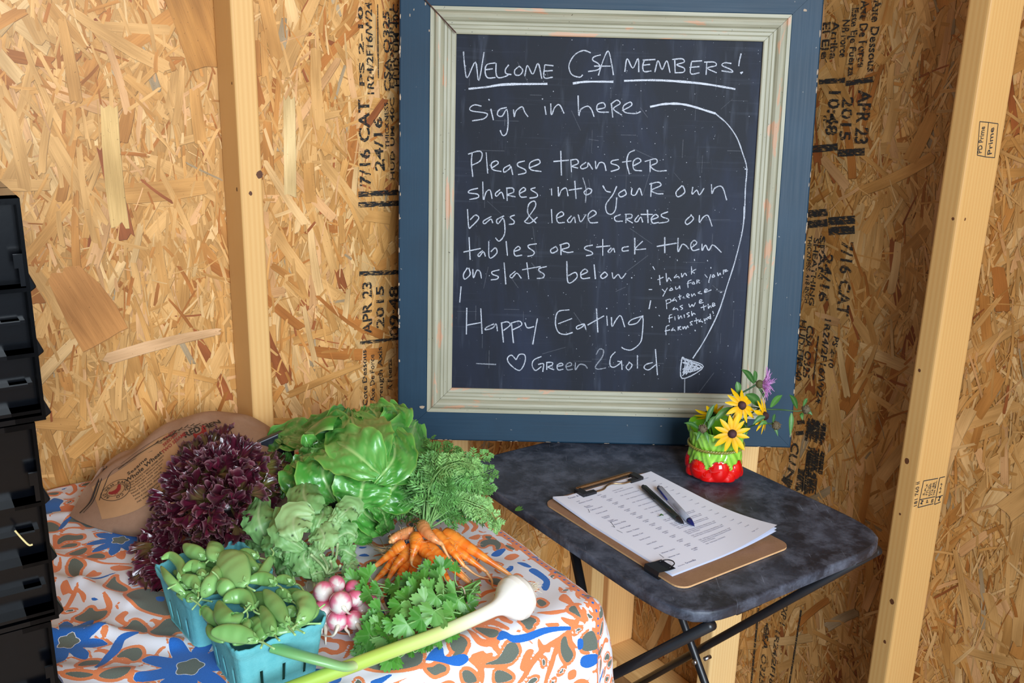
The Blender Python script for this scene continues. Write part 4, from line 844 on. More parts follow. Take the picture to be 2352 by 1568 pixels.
LSEG = lambda a, b: (st(at(*a)), st(at(*b)))
RIDGES = [(LSEG((105, 1325), (185, 1342)), .006, .012), (LSEG((185, 1342), (300, 1390)), .007, .012), (LSEG((115, 1455), (230, 1452)), .007, .013), (LSEG((230, 1452), (395, 1478)), .007, .012), (LSEG((130, 1278), (215, 1294)), .004, .012), (LSEG((105, 1188), (165, 1182)), .005, .012), (LSEG((140, 1540), (300, 1552)), .006, .014), (LSEG((800, 1545), (905, 1500)), .004, .010), (LSEG((985, 1500), (1080, 1462)), .0035, .012)]
def segd(S, T, seg):
    (a, b), (c, d) = seg; dx, dy = c - a, d - b; L2 = dx * dx + dy * dy
    k = np.clip(((S - a) * dx + (T - b) * dy) / L2, 0, 1); return np.hypot(S - a - k * dx, T - b - k * dy)
step = .0034
sv = np.concatenate([np.arange(-.650, .14, step), np.arange(.14, .34, .010)]); tv = np.concatenate([np.arange(-.738, .16, step), np.arange(.16, .40, .010)])
S, T = np.meshgrid(sv, tv, indexing='ij')
ox, oy = np.maximum(S, 0), np.maximum(T, 0); d = np.hypot(ox, oy); dd = np.where(d < 1e-9, 1, d); ux, uy = ox / dd, oy / dd
rr = .025; th = np.minimum(d / rr, PI / 2); ex = np.maximum(d - rr * PI / 2, 0)
flare = .12 + .05 * np.sin(S * 34) * (T > 0) + .05 * np.sin(T * 30 + 1) * (S > 0) + .10 * ((S > 0) & (T > 0)) * np.sin(np.arctan2(oy, ox) * 4)
out = rr * np.sin(th) + ex * flare; dz = -rr * (1 - np.cos(th)) - ex * .985
bx_, by_ = np.minimum(S, 0), np.minimum(T, 0)
X = P0.x + bx_ * WL.x + by_ * NL.x + out * (ux * WL.x + uy * NL.x); Y = P0.y + bx_ * WL.y + by_ * NL.y + out * (ux * WL.y + uy * NL.y); Z = TC + dz
for seg, A, sg in RIDGES: Z = Z + A * np.exp(-(segd(S, T, seg) / sg) ** 2)
Z = Z + .0010 * np.sin(S * 23 + 4 * np.sin(T * 9)) * np.sin(T * 31 + 3 * np.sin(S * 11)) + .0006 * np.sin(T * 70 + 5 * np.sin(S * 17 + 2 * np.sin(T * 13)))
BIG = 9.0
sdG, sdB, sdO = np.full(S.shape, BIG), np.full(S.shape, BIG), np.full(S.shape, BIG)
def polysd(pts):
    p = np.array([(q.x, q.y) for q in smooth_path([(a, b, 0) for a, b in pts], 4, True)])
    lo, hi = p.min(0) - .012, p.max(0) + .012
    i0, i1 = np.searchsorted(sv, lo[0]), np.searchsorted(sv, hi[0]); j0, j1 = np.searchsorted(tv, lo[1]), np.searchsorted(tv, hi[1])
    sl = (slice(i0, i1), slice(j0, j1)); s_, t_ = S[sl], T[sl]
    D = np.full(s_.shape, BIG); ins = np.zeros(s_.shape, bool)
    for (a, b), (c, e) in zip(p, np.roll(p, -1, 0)):
        if abs(a - c) + abs(b - e) < 1e-9: continue
        D = np.minimum(D, segd(s_, t_, ((a, b), (c, e))))
        if b != e: ins ^= ((b > t_) != (e > t_)) & (s_ < (c - a) * (t_ - b) / (e - b) + a)
    return sl, np.where(ins, -D, D)
def put(F_, sl, val): F_[sl] = np.minimum(F_[sl], val)
def flower(cs, ct, r, ph):
    ang = np.arctan2(T - ct, S - cs); rad = np.hypot(S - cs, T - ct); k = np.abs(np.sin(ang * 4.5 + ph)) ** 1.1
    e = rad - r * (.46 + .56 * k) + .0012 * np.sin(ang * 27); e2 = rad - r * .26 - .002 * np.sin(ang * 5)
    return e, e2
for it in MOTIFS.split('|'):
    k = it.split(); ty = k[0]; v = [float(a) / 1000 for a in k[1:]]
    if ty == 'fB':
        e, e2 = flower(v[1], v[2], v[0], v[0] * 40); sdB = np.minimum(sdB, np.maximum(e, -e2)); sdG = np.minimum(sdG, e2 + .001); sdO = np.minimum(sdO, np.abs(e - .0034) - .0030); continue
    if ty[0] == 'o':
        w = v[0]; q = smooth_path([(v[i], v[i + 1], 0) for i in range(1, len(v), 2)], 5); n = len(q); e = np.full(S.shape, BIG)
        for i in range(n - 1): e = np.minimum(e, segd(S, T, ((q[i].x, q[i].y), (q[i + 1].x, q[i + 1].y))) - w / 2 * (.45 + .9 * math.sin(PI * (i + .8) / (n + .6))))
        if ty == 'oB': sdB = np.minimum(sdB, e)
        else: sdO = np.minimum(sdO, e)
        continue
    sl, e = polysd([(v[i], v[i + 1]) for i in range(0, len(v), 2)])
    put({'G': sdG, 'B': sdB, 'O': sdO}[ty], sl, e)
    if ty == 'G': put(sdO, sl, np.abs(e - .0023) - .0024)
R = random.Random(77)
def fill(S0, T0):
    i, j = np.searchsorted(sv, S0), np.searchsorted(tv, T0)
    if i >= len(sv) or j >= len(tv): return
    fr = min(sdG[i, j], sdB[i, j], sdO[i, j])
    if fr < .0085: return
    r_ = min(fr, .020) * .95; a = R.uniform(0, 2 * PI); ca, sa = math.cos(a), math.sin(a); kind = R.random()
    leafp = [(-1, 0), (-.5, .42), (.1, .5), (.6, .28), (1, -.12), (.5, -.30), (0, -.22), (-.5, -.30)]; com = [(-1, -.2), (-.6, .3), (0, .45), (.6, .25), (1, -.3), (.55, -.12), (.1, .05), (-.45, -.1)]
    sh = leafp if kind < .5 else com; q = .66 if kind < .5 else .9
    pts = [(S0 + r_ * q * (x * ca - y * sa), T0 + r_ * q * (x * sa + y * ca)) for x, y in sh]
    sl, e = polysd(pts); put(sdG if kind < .42 else (sdB if kind < .55 else sdO), sl, e)
    if kind < .42: put(sdO, sl, np.abs(e - .0026) - .0020)
for rnd in range(5):
    for s0_ in np.arange(-.64, .30, .019):
        for t0_ in np.arange(-.72, .34, .019): fill(s0_ + R.uniform(-.009, .009), t0_ + R.uniform(-.009, .009))
# border strip with blue dots along the right-hand edge
bs = S - .004; sdO = np.minimum(sdO, np.abs(bs) - .0062)
dots = np.hypot(bs, (T + .0055) % .011 - .0055) - .0026; sdB = np.minimum(sdB, dots)
w1 = np.abs(S + .010) - .0012; sdO = np.where(w1 < .0012, np.maximum(sdO, .002 - np.maximum(w1, 0)), sdO)
mb = MB(); V = np.stack([X, Y, Z], -1).reshape(-1, 3); ns_, nt_ = S.shape
Fq = grid_faces(ns_, nt_)
mb.v = [tuple(p) for p in V.tolist()]; mb.f = [(a, d_, c_, b) for a, b, c_, d_ in Fq]; mb.c = np.stack([sdG, sdB, sdO], -1).reshape(-1, 3).clip(-.05, .05).tolist(); mb.uv = np.stack([S, T], -1).reshape(-1, 2).tolist(); mb.mi = [0] * len(Fq); mb.sm = [True] * len(Fq)
s = NT('printed_cotton'); sc_ = s.n('SeparateColor', Color=s.attr()).outputs; nz = s.math('MULTIPLY_ADD', s.noise(s.co('UV'), 900, 2), .0012, -.0006)
stepf = lambda x: s.math('LESS_THAN', s.math('ADD', x, nz), 0.0)
fb = s.noise(s.co('UV'), 700, 3, .7)
cc = s.mix(stepf(sc_[2]), lin(222, 222, 228), s.mix(fb, lin(216, 116, 66), lin(234, 146, 96)))
cc = s.mix(stepf(sc_[0]), cc, s.mix(fb, lin(84, 92, 84), lin(116, 124, 112))); cc = s.mix(stepf(sc_[1]), cc, s.mix(fb, lin(20, 82, 168), lin(54, 124, 206)))
s.P(Base__Color=cc, Roughness=.9, Specular__IOR__Level=.15, Sheen__Weight=.15); s.bump(s.noise(s.co('UV'), 1300, 2), .35, .0006); M_CLOTH = s.m
cloth = mb.build('tablecloth', M_CLOTH); tag(cloth, 'white cotton cloth printed with orange, blue and grey flowers, draped under the vegetables', 'tablecloth')
sm = cloth.modifiers.new('s', 'SOLIDIFY'); sm.thickness = .0008; sm.offset = -1
ct = thing('produce_table', 'table hidden under the flower-printed cloth, carrying the vegetables', 'table', P0)
M_TBL = plain('table_board', lin(150, 120, 90), .6, nscale=20, namt=.2)
mb = MB(); box(mb, P0 - WL * .648 - NL * .735 + UZ * (TC - .030), WL * .640, NL * .727, UZ * .0265); mb.build('tabletop', M_TBL, ct)
for a in (-.62, -.06):
    for b in (-.69, -.06):
        mb = MB(); box(mb, P0 + WL * a + NL * b, WL * .035, NL * .035, UZ * (TC - .030)); mb.build('leg', M_TBL, ct)

# ------------------------------------------------------------------ stack of black plastic crates at the left edge
M_CRATE = plain('black_crate_plastic', lin(3, 4, 7), .2, nscale=90, namt=.35, bump=.05, spec=.3)
CW, CD, CH = .42, .30, .1930
def crate_mesh():
    mb = MB(); X_, Y_, Z_ = -WL, -NL, UZ          # from the near right corner: X_ along the face, Y_ to the back
    o = Vector((0, 0, 0)); B = lambda x, y, z, a, b, c: box(mb, o + X_ * x + Y_ * y + Z_ * z, X_ * a, Y_ * b, Z_ * c)
    h = CH - .0012
    B(.0025, .018, .0, CW - .005, .003, h); B(.0025, CD - .021, .0, CW - .005, .003, h); B(.018, .021, 0, .003, CD - .042, h); B(CW - .021, .021, 0, .003, CD - .042, h); B(.022, .022, 0, CW - .044, CD - .044, .003)
    for z, t, dp in ((h - .005, .005, 0), (h * .595, .0035, 0), (h * .30, .0035, 0), (0, .0045, 0), (.0065, .003, .002)):
        B(dp, dp, z, CW - 2 * dp, .020, t); B(dp, CD - .024 - dp, z, CW - 2 * dp, .024, t); B(dp, dp, z, .024, CD - 2 * dp, t); B(CW - .024 - dp, dp, z, .024, CD - 2 * dp, t)
    for z in (h * .445, h * .155):
        B(.010, .006, z, .036, .018, .0025); B(.058, .006, z, CW - .068, .018, .0025); B(.006, .010, z, .018, CD - .02, .0025)
    for x in (0, .052, .104, .2, .3, CW - .0035): B(x, .0015 if x else 0, 0, .0030, .018, h)
    for y in (.07, .15, .23, CD - .0035): B(0, y, 0, .022, .0035, h); B(CW - .022, y, 0, .022, .0035, h)
    B(0, 0, 0, .0030, .019, h)
    B(.0, .0005, h * .70, .010, .003, h * .06); B(.0008, .0005, h * .62, .006, .003, h * .08); B(.014, .019, h * .37, .009, .003, h * .12)
    for z in (h * .585, h * .29, .0):                  # corner lugs
        mb.add([o + X_ * a + Y_ * b + Z_ * c for a, b, c in ((-.0055, .004, z + .004), (.0, .004, z + .018), (.0, .004, z), (-.0055, .018, z + .004), (.0, .018, z + .018), (.0, .018, z))], [(0, 2, 1), (3, 4, 5), (0, 1, 4, 3), (0, 3, 5, 2)], smooth=False)
    return mb
def slot():
    mb = MB(); X_, Y_ = -WL, -NL; ring = rrect(.020, .046, .0098, 5)
    mb.add([X_ * (.068 + x) + Y_ * .0175 + UZ * (CH * .66 + y) for x, y in ring], [tuple(range(len(ring)))], (1, 1, 1), None, 0, False)
    R1 = rrect(.026, .052, .0125, 5); m = len(ring); a = [X_ * (.068 + x) + Y_ * .0175 + UZ * (CH * .66 + y) for x, y in ring]; b = [X_ * (.065 + x) + Y_ * .018 + UZ * (CH * .66 - .003 + y) for x, y in R1]
    mb.add(a + b, [(i, (i + 1) % m, m + (i + 1) % m, m + i) for i in range(m)], (1, 1, 1), None, 0, True); return mb
M_DEEP = plain('slot_shadow_plastic', lin(14, 14, 18), .8)
CP = P0 + WL * -.6545 + NL * .035
crate0 = thing('plastic_crate', 'black plastic crate on the floor, bottom of the tall stack at the left', 'crate', CP, 'stacked black crates')
cm = crate_mesh(); cm.v = [tuple(Vector(p) + CP) for p in cm.v]; body = cm.build('crate_body', M_CRATE, crate0); bevel(body, .0012, 2)
sm_ = slot(); sm_.v = [tuple(Vector(p) + CP) for p in sm_.v]; hand = sm_.build('hand_hole', M_DEEP, crate0)
CL = [None, 'black plastic crate second from the floor in the tall stack', 'black plastic crate third from the floor in the tall stack', 'black plastic crate just below table height in the tall stack', 'black plastic crate beside the cloth at the left, third from the top of the stack', 'black plastic crate with a caught straw, second from the stack top', 'black plastic crate topmost of the tall stack against the light wall']
for k in range(1, 7):
    c2 = crate0.copy(); COL.objects.link(c2); c2.location = CP + UZ * CH * k + WL * (0, 0, 0, -.004, -.003, .004, .013)[k]; c2['label'] = CL[k]
    for ch in (body, hand):
        e = ch.copy(); COL.objects.link(e); e.parent = c2
straw = thing('straw_scrap', 'dry yellow straw caught on a rib of the black crate', 'straw', onp(55, 1240, CP + NL * -.010, NL))
mb = MB(); pl = CP + NL * -.004
tube(mb, smooth_path([onp(34, 1218, pl, NL), onp(52, 1238, pl, NL), onp(66, 1251, pl, NL), onp(75, 1250, pl, NL)], 5), [.0009] * 30, 5, lin(206, 186, 128)); mb.build('stalk', vcol('dry_straw', .7), straw)

# ------------------------------------------------------------------ kraft bag of bread
BA = math.radians(25); BXA = Vector((math.cos(BA), math.sin(BA), 0)); BYA = Vector((math.sin(BA), -math.cos(BA), 0))
BG = at(204, 1130, .03); BG.z = TC + .003; BLN = .43
def bagp(u, v, lift=0.0, side=1):
    """u along the bag from the crimped end, v across (-1 wall side, 1 front)"""
    g = math.sin(min(1, u / .22) * PI / 2) ** .8
    wf, wb = .030 + .112 * g, .026 + .052 * g
    if u > .8: wf *= 1 - .25 * (u - .8) / .2
    k = max(0, (u - .01)) / .42; H = .010 + .115 * math.sin(min(1, k) * PI / 2) ** .85
    if u > .46: H *= 1 - .5 * ((u - .46) / .28) ** 2
    v0 = -.30
    prof = max(0, 1 - ((v - v0) / (1 - v0)) ** 2.1) ** .72 if v > v0 else max(0, 1 - ((v0 - v) / (1 + v0)) ** 2.6) ** .55
    wr = .0024 * math.sin(u * 38 + v * 6) * (1 - abs(v)) + .004 * math.sin(v * 8 + u * 14) * math.exp(-((u - .13) / .09) ** 2)
    z = .030 * max(0, 1 - u / .16) * (1 - .85 * v)
    if side > 0: zt = z + H * prof + wr * prof + lift
    else: zt = z * .8 + .002 * prof
    return BG + BXA * (u * BLN - .030 * v * max(0, 1 - u / .3) ** 2) + BYA * (v * (wf if v > 0 else wb)) + UZ * (zt + .001)
bag = thing('bread_bag', 'brown kraft paper bread bag with printed label lying between wall and red lettuce', 'bag', BG, None)
mb = MB(); nu, nv = 60, 41; top, bot = [], []
for i in range(nu):
    for j in range(nv):
        u, vv = .74 * i / (nu - 1), -1 + 2 * j / (nv - 1); top.append(bagp(u, vv)); bot.append(bagp(u, vv, 0, -1))
gf = grid_faces(nu, nv); mb.add(top, [q[::-1] for q in gf]); mb.add(bot, gf)
s = NT('kraft_paper'); f = s.noise(s.co(), 120, 4, .7); f2 = s.noise(s.co(), 14, 3)
cc = s.mix(f, lin(140, 106, 84), lin(168, 132, 106)); cc = s.mix(s.math('MULTIPLY', f2, .35), cc, lin(132, 98, 78)); s.P(Base__Color=cc, Roughness=.55, Specular__IOR__Level=.35); s.bump(f2, .3, .003); M_KRAFT = s.m
o = mb.build('bag_body', M_KRAFT, bag); weld(o, .0004)
M_LABEL = plain('label_paper', lin(176, 132, 92), .55, nscale=60, namt=.12); M_INKB = plain('black_print', lin(44, 34, 28), .7); M_INKR = plain('red_print', lin(142, 34, 34), .7)
def patch(mb, u0, u1, v0, v1, lift, nu=14, nv=14):
    v = [bagp(u0 + (u1 - u0) * i / (nu - 1), v0 + (v1 - v0) * j / (nv - 1), lift) for i in range(nu) for j in range(nv)]; mb.add(v, [q[::-1] for q in grid_faces(nu, nv)])
def pf(d, x, y, o=(.135, .425)):
    """print frame: x along the lettering, y upwards, metres from the first letter of the big line"""
    return bagp(o[0] + (x * .965 - y * .266) / .43, o[1] + (-x * .266 - y * .965) / .105, d)
mb = MB(); n1_, n2_ = 24, 24
mb.add([pf(.0010, -.040 + .118 * i / (n1_ - 1), .030 - .072 * j / (n2_ - 1)) for i in range(n1_) for j in range(n2_)], [q[::-1] for q in grid_faces(n1_, n2_)]); mb.build('label', M_LABEL, bag)
mk, mr = MB(), MB()
def btyp(mb, x, y, s, size, bold=.0, o=(.135, .425), wd=None):
    v, f = text_mesh(s, size, 1.0, 'LEFT', bold * size); k = wd / max(a for a, b in v) if wd else 1
    mb.add([pf(.0018, x + a * k, y + b, o) for a, b in v], f, (1, 1, 1), None, 0, False)
btyp(mk, .006, .0105, 'Sesame', .0082, .015, wd=.030); btyp(mk, 0, 0, 'Whole Wheat', .0105, .02, wd=.056)
for k, ln in enumerate(['ORGANIC WHOLE WHEAT SESAME SEEDS', 'Red Hen Baking Co  Middlesex Vermont', 'stone ground organic whole wheat flour', 'water  sesame seeds  sea salt', 'baked fresh every morning', 'keep cut side down', 'store at room temperature', 'net weight 28 oz']): btyp(mk, -.004 + .001 * k, -.0060 - .0043 * k, ln, .0032 if k else .0038, .01, wd=.060 - .004 * k)
btyp(mr, 0, .0, 'TWO SESAME', .009, .02, (.262, .30), .040); btyp(mr, .006, .010, 'SEEDED', .008, .02, (.262, .30), .024); btyp(mr, .012, .020, 'FRESH', .007, .02, (.262, .30), .018)
btyp(mk, 0, 0, 'RED HEN', .012, .03, (.345, .235), .062); btyp(mk, .0, -.012, 'bakers of bread in middlesex', .006, .02, (.345, .235), .066)
LOG = (.105, .50)
for k, ch in enumerate('RED HEN BAKING CO '):
    v, f = text_mesh(ch, .0058, 1.0, 'LEFT', .0001)
    if not v: continue
    a = PI * 1.22 - k * 2 * PI / 19; ca, sa = math.cos(a - PI / 2), math.sin(a - PI / 2)
    mk.add([pf(.0018, math.cos(a) * .0122 + x * ca - y * sa, math.sin(a) * .0122 + x * sa + y * ca, LOG) for x, y in v], f, (1, 1, 1), None, 0, False)
def ringb(mb, r, w, n=40):
    v = [pf(.0017, math.cos(2 * PI * i / n) * q, math.sin(2 * PI * i / n) * q, LOG) for i in range(n) for q in (r - w, r + w)]
    mb.add(v, [(2 * i, 2 * i + 1, 2 * ((i + 1) % n) + 1, 2 * ((i + 1) % n)) for i in range(n)], (1, 1, 1), None, 0, False)
ringb(mk, .0188, .0004); ringb(mk, .0112, .0003)
HEN = [(-.35, -.95), (-.30, -.72), (-.62, -.62), (-.92, -.22), (-.95, .18), (-.80, .34), (-.55, .12), (-.1, .10), (.22, .30), (.32, .62), (.48, .84), (.62, .98), (.72, .80), (.88, .72), (.74, .58), (.80, .40), (.70, .10), (.55, -.35), (.20, -.66), (.02, -.74), (.05, -.95), (-.05, -.95), (-.10, -.76), (-.18, -.76), (-.22, -.95)]
mr.add([pf(.0019, x * .0098, y * .0092, LOG) for x, y in HEN], [tuple(range(len(HEN)))], (1, 1, 1), None, 0, False)
mr.add([pf(.0019, x * .0135, y * .0125, (.405, .205)) for x, y in HEN], [tuple(range(len(HEN)))], (1, 1, 1), None, 0, False)
def bline(mb, pts, w=.0006):
    P = smooth_path([bagp(u, v, .0017) for u, v in pts], 6); n = len(P); v = []
    for i in range(n):
        t = (P[min(i + 1, n - 1)] - P[max(i - 1, 0)]).normalized(); sd = t.cross(UZ).normalized() * w; v += [P[i] - sd, P[i] + sd]
    mb.add(v, [(2 * i, 2 * i + 2, 2 * i + 3, 2 * i + 1) for i in range(n - 1)], (1, 1, 1), None, 0, False)
bline(mk, [(.060, .62), (.068, .35), (.090, .12), (.15, .10), (.23, .15)]); bline(mk, [(.11, .13), (.20, .08), (.30, .07), (.40, .06)], .0014); bline(mk, [(.12, .06), (.22, .02), (.32, .03), (.43, .05)], .0006)
for k in range(18):
    u = .24 + .011 * k; bline(mk, [(u, .075), (u + .016, .075 + (.035 if k % 2 else -.035))], .0009)
bline(mk, [(.052, -.2), (.044, .25), (.036, .6), (.018, .88)], .0016); bline(mk, [(.062, -.2), (.053, .25), (.044, .6), (.026, .86)], .0008); bline(mk, [(.23, .86), (.25, .80), (.28, .78)], .0012)
mk.build('black_lettering', M_INKB, bag); mr.build('red_lettering', M_INKR, bag)
# dark bin whose corner shows behind the lettuces
bin_ = thing('plastic_bin', 'dark blue-black bin corner showing between bread bag and green lettuce', 'bin', at(610, 1090, 0))
A_, B_ = at(560, 1035, .085), at(632, 986, .115)
dv = (B_ - A_); dv.z = 0; dv.normalize(); nv_ = Vector((dv.y, -dv.x, 0))
mb = MB(); q = [A_ - dv * .01, A_ - dv * .01 - nv_ * .012, B_ + dv * .03 - nv_ * .012, B_ + dv * .03]; lo = [Vector((p.x, p.y, TC + .002)) for p in q]
mb.add(q + lo, [(0, 3, 2, 1), (0, 4, 7, 3), (3, 7, 6, 2), (2, 6, 5, 1), (1, 5, 4, 0), (4, 5, 6, 7)], smooth=False); bevel(mb.build('bin_wall', plain('navy_bin_plastic', lin(28, 32, 46), .4), bin_), .002, 2)

# ------------------------------------------------------------------ red leaf lettuce
LIE = True
R = random.Random(21)
LC = at(500, 1205, .0)
M_RED = vcol('red_lettuce_leaf', .22, 70, .3, .3, .0015, coat=.25, trans=.12)
lett = thing('red_lettuce', 'dark purple frilly red leaf lettuce in front of the bread bag', 'lettuce', LC)
DK, RD, PK, GN = lin(50, 27, 34), lin(106, 26, 52), lin(166, 118, 124), lin(124, 130, 56)
def frill(parent, base, d, n, rad, spread, seed, green=0.0, nu=15, nv=110):
    """fan-shaped leaf from base along d, facing n, with a crimped rim"""
    r = random.Random(seed); d = Vector(d).normalized(); n = Vector(n); n = (n - d * n.dot(d)).normalized(); sd = d.cross(n)
    ph = [r.uniform(0, 6.3) for _ in range(8)]; k1, k2, k3 = r.uniform(6, 8.5), r.uniform(23, 29), r.uniform(50, 58); v, c = [], []
    for i in range(nu):
        u = (i / (nu - 1)) ** .8
        for j in range(nv):
            a = (2 * j / (nv - 1) - 1) * spread
            rj = 1 + .07 * math.sin(a * 17 + ph[5]) + .045 * math.sin(a * 43 + ph[6]) + (r.uniform(-.05, .05) if i == nu - 1 else 0) + .03 * math.sin(a * 83 + ph[2])
            L = rad * (.12 + .88 * u) * (rj if u > .7 else 1 + (rj - 1) * max(0, (u - .4) / .3)) * (1 - .10 * a * a)
            am = rad * u ** 2.4
            h = am * (.15 * math.sin(k1 * a + ph[0] + 1.5 * u) + .13 * math.sin(k2 * a + ph[1] + 1.2 * math.sin(k1 * a + ph[7])) * u + .02 * math.sin(k3 * a + ph[2]) * u * u) - .10 * rad * u * u - .10 * rad * max(0, u - .8) ** 2 * 25 * .3
            la = a + .042 * u ** 3 * math.sin(k2 * a + ph[1] + 1.57) + .08 * u * u * math.sin(k1 * a + ph[3])
            p = base + d * (math.cos(la) * L) + sd * (math.sin(la) * L) + n * h; v.append(p)
            cr = .5 + .5 * math.sin(k2 * a + ph[1] + 2 * u)
            col = mixc([(0, lerp(lin(132, 140, 74), GN, .5)), (.35, lerp(lerp(DK, RD, .6), GN, green)), (.75, lerp(lerp(DK, RD, .25 + .75 * (ph[4] / 6.3) * cr), GN, green * .7)), (.93, lerp(DK, RD, .5 * cr)), (1.0, lerp(PK, DK, .7 - .4 * cr))], u)
            c.append(col)
    mb = MB(); mb.add(v, grid_faces(nu, nv), c); return mb.build('leaf', M_RED, parent)
# (pixel, height above the cloth) of leaf rims over the head
tips = []
for (x, y, h) in [(505, 985, .135), (470, 1000, .13), (540, 1005, .135), (430, 1040, .12), (480, 1040, .14), (525, 1045, .145), (575, 1035, .13), (400, 1075, .10), (440, 1085, .125), (490, 1085, .14), (540, 1090, .14), (590, 1080, .125), (625, 1070, .11), (385, 1120, .085), (425, 1125, .11), (470, 1130, .13), (520, 1135, .135), (570, 1130, .12), (615, 1120, .10), (365, 1165, .06), (405, 1170, .085), (450, 1175, .105), (500, 1180, .115), (550, 1180, .105), (590, 1165, .09), (355, 1205, .04), (395, 1210, .06), (435, 1215, .08), (480, 1220, .09), (525, 1222, .09), (560, 1215, .075), (345, 1250, .025), (385, 1250, .04), (425, 1250, .055), (470, 1255, .065), (345, 1290, .018), (375, 1290, .025), (335, 1320, .014), (360, 1325, .014), (655, 1060, .09), (650, 1100, .07), (632, 1140, .06), (500, 1255, .06), (535, 1250, .055), (410, 1285, .03)]:
    tips.append((x, y, h))
hub = LC + UZ * .05
tips += [(x + R.uniform(-16, 16), y + R.uniform(-14, 16), h - R.uniform(0, .008)) for x, y, h in tips if x < 600 and y > 990 and R.random() < .9]
for i, (x, y, h) in enumerate(tips):
    p = at(x, y, h); d = (p - hub); L = d.length; d.normalize()
    view = (O0 - p).normalized(); side = d.cross(view).normalized() if d.cross(view).length > .05 else Vector((1, 0, 0))
    n = (view * R.uniform(.4, 1.0) + UZ * R.uniform(0, .6) + side * R.uniform(-.7, .7) - d * .2)
    rad = R.uniform(.034, .046); d2 = (d + Vector((R.uniform(-.35, .35), R.uniform(-.35, .35), R.uniform(-.2, .3)))).normalized()
    frill(lett, p - d2 * rad * .85, d2, n, rad, R.uniform(.85, 1.25), 100 + i, green=.75 if x > 600 else (.35 if R.random() < .15 else 0))
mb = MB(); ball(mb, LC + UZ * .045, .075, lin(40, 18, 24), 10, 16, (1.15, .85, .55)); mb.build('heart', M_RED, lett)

# ------------------------------------------------------------------ broad-leaved green lettuce
GC = at(800, 1180, 0)
M_ROM = vcol('green_lettuce_leaf', .30, 45, .16, .25, .0015, coat=.15, trans=.08)
rom = thing('green_lettuce', 'head of glossy broad green lettuce leaves behind the radish tops', 'lettuce', GC)
g0, g1, g2, gm = lin(36, 104, 26), lin(70, 148, 54), lin(116, 182, 92), lin(176, 212, 132)
def rleaf(path, face, W, seed, tone=.5, cup=.12, ruf=.004, peak=.55, blis=.0042, back=False, rf=2.2):
    pts = [at(*p) for p in path]; r = random.Random(seed); A = lerp(g0, g1, tone) if tone < 1 else lerp(g1, g2, tone - 1)
    def col(u, x):
        e = abs(x); m = math.exp(-(x / (.05 * (1.3 - u))) ** 2); vn = max(0, math.sin((u * 9 + e * 2.6) * 2 * PI / 1.6)) ** 14 * (e < .85)
        c = lerp(A, lerp(A, g2, .5), .5 + .5 * math.sin(u * 13 + seed + x * 5)); c = lerp(c, gm, .85 * m + .35 * vn * (1 - m))
        return lerp(c, lin(150, 190, 90), .6 if e > .97 else 0)
    mb = MB(); leaf(mb, pts, face, wshape(W, peak, .22, .30, .8), 26, 25, cup=cup, ruf=ruf, rfreq=rf, jag=.02, col=col, seed=seed, blis=blis); return mb.build('leaf', M_ROM, rom)
V = Vector
CAMD = (O0 - GC).normalized()
def fc(dx=0, dz=0): return CAMD + V((dx, 0, dz))
RL = [  # (px, py, h) from base to tip, face, half width
    ([(720, 1030, .12), (672, 1002, .115), (612, 1012, .085)], fc(-.2, .6), .034, .55),
    ([(800, 1000, .155), (760, 978, .150), (700, 998, .125), (640, 1000, .10)], fc(-.2, .8), .032, .35),
    ([(800, 1020, .15), (790, 975, .16), (800, 940, .155)], fc(.1, .2), .030, .25),
    ([(860, 1000, .15), (865, 955, .165), (845, 934, .16)], fc(.1, .2), .034, .75),
    ([(870, 1010, .15), (910, 955, .165), (888, 930, .16)], fc(.2, .2), .026, .8),
    ([(880, 1100, .12), (930, 1040, .145), (955, 968, .14)], fc(.25, .1), .046, .95),
    ([(860, 1110, .13), (905, 1050, .155), (900, 985, .165)], fc(.1, .1), .034, .8),
    ([(870, 1080, .15), (830, 1020, .175), (805, 955, .165)], fc(-.05, .25), .050, 1.15),
    ([(735, 1018, .150), (800, 1030, .175), (872, 1090, .150)], fc(.0, .55), .045, 1.3),
    ([(735, 1030, .14), (715, 1040, .145), (685, 1050, .12)], fc(-.1, .5), .030, 1.1),
    ([(750, 1040, .14), (742, 1090, .13), (770, 1150, .09)], fc(-.1, .2), .040, .85),
    ([(700, 1050, .12), (690, 1090, .11), (700, 1150, .08)], fc(-.3, .2), .032, .6),
    ([(845, 1080, .13), (832, 1120, .12), (825, 1165, .09)], fc(.05, .2), .042, 1.0),
    ([(930, 1080, .11), (905, 1120, .10), (862, 1152, .085)], fc(.3, .2), .040, .5),
    ([(940, 1060, .10), (925, 1110, .09), (905, 1165, .05)], fc(.5, .1), .034, .45),
    ([(800, 1140, .085), (845, 1185, .055), (882, 1212, .028)], fc(.1, .7), .028, 1.0),
    ([(780, 1150, .08), (820, 1200, .045), (855, 1235, .015)], fc(.1, .9), .030, .7),
    ([(660, 1040, .09), (640, 1090, .07), (640, 1150, .04)], fc(-.5, .2), .026, .4),
    ([(850, 1150, .09), (880, 1180, .06), (890, 1220, .02)], fc(.4, .4), .026, .35),
]
for i, (pth, face, W, tone) in enumerate(RL): rleaf(pth, face, W, 300 + i, tone)
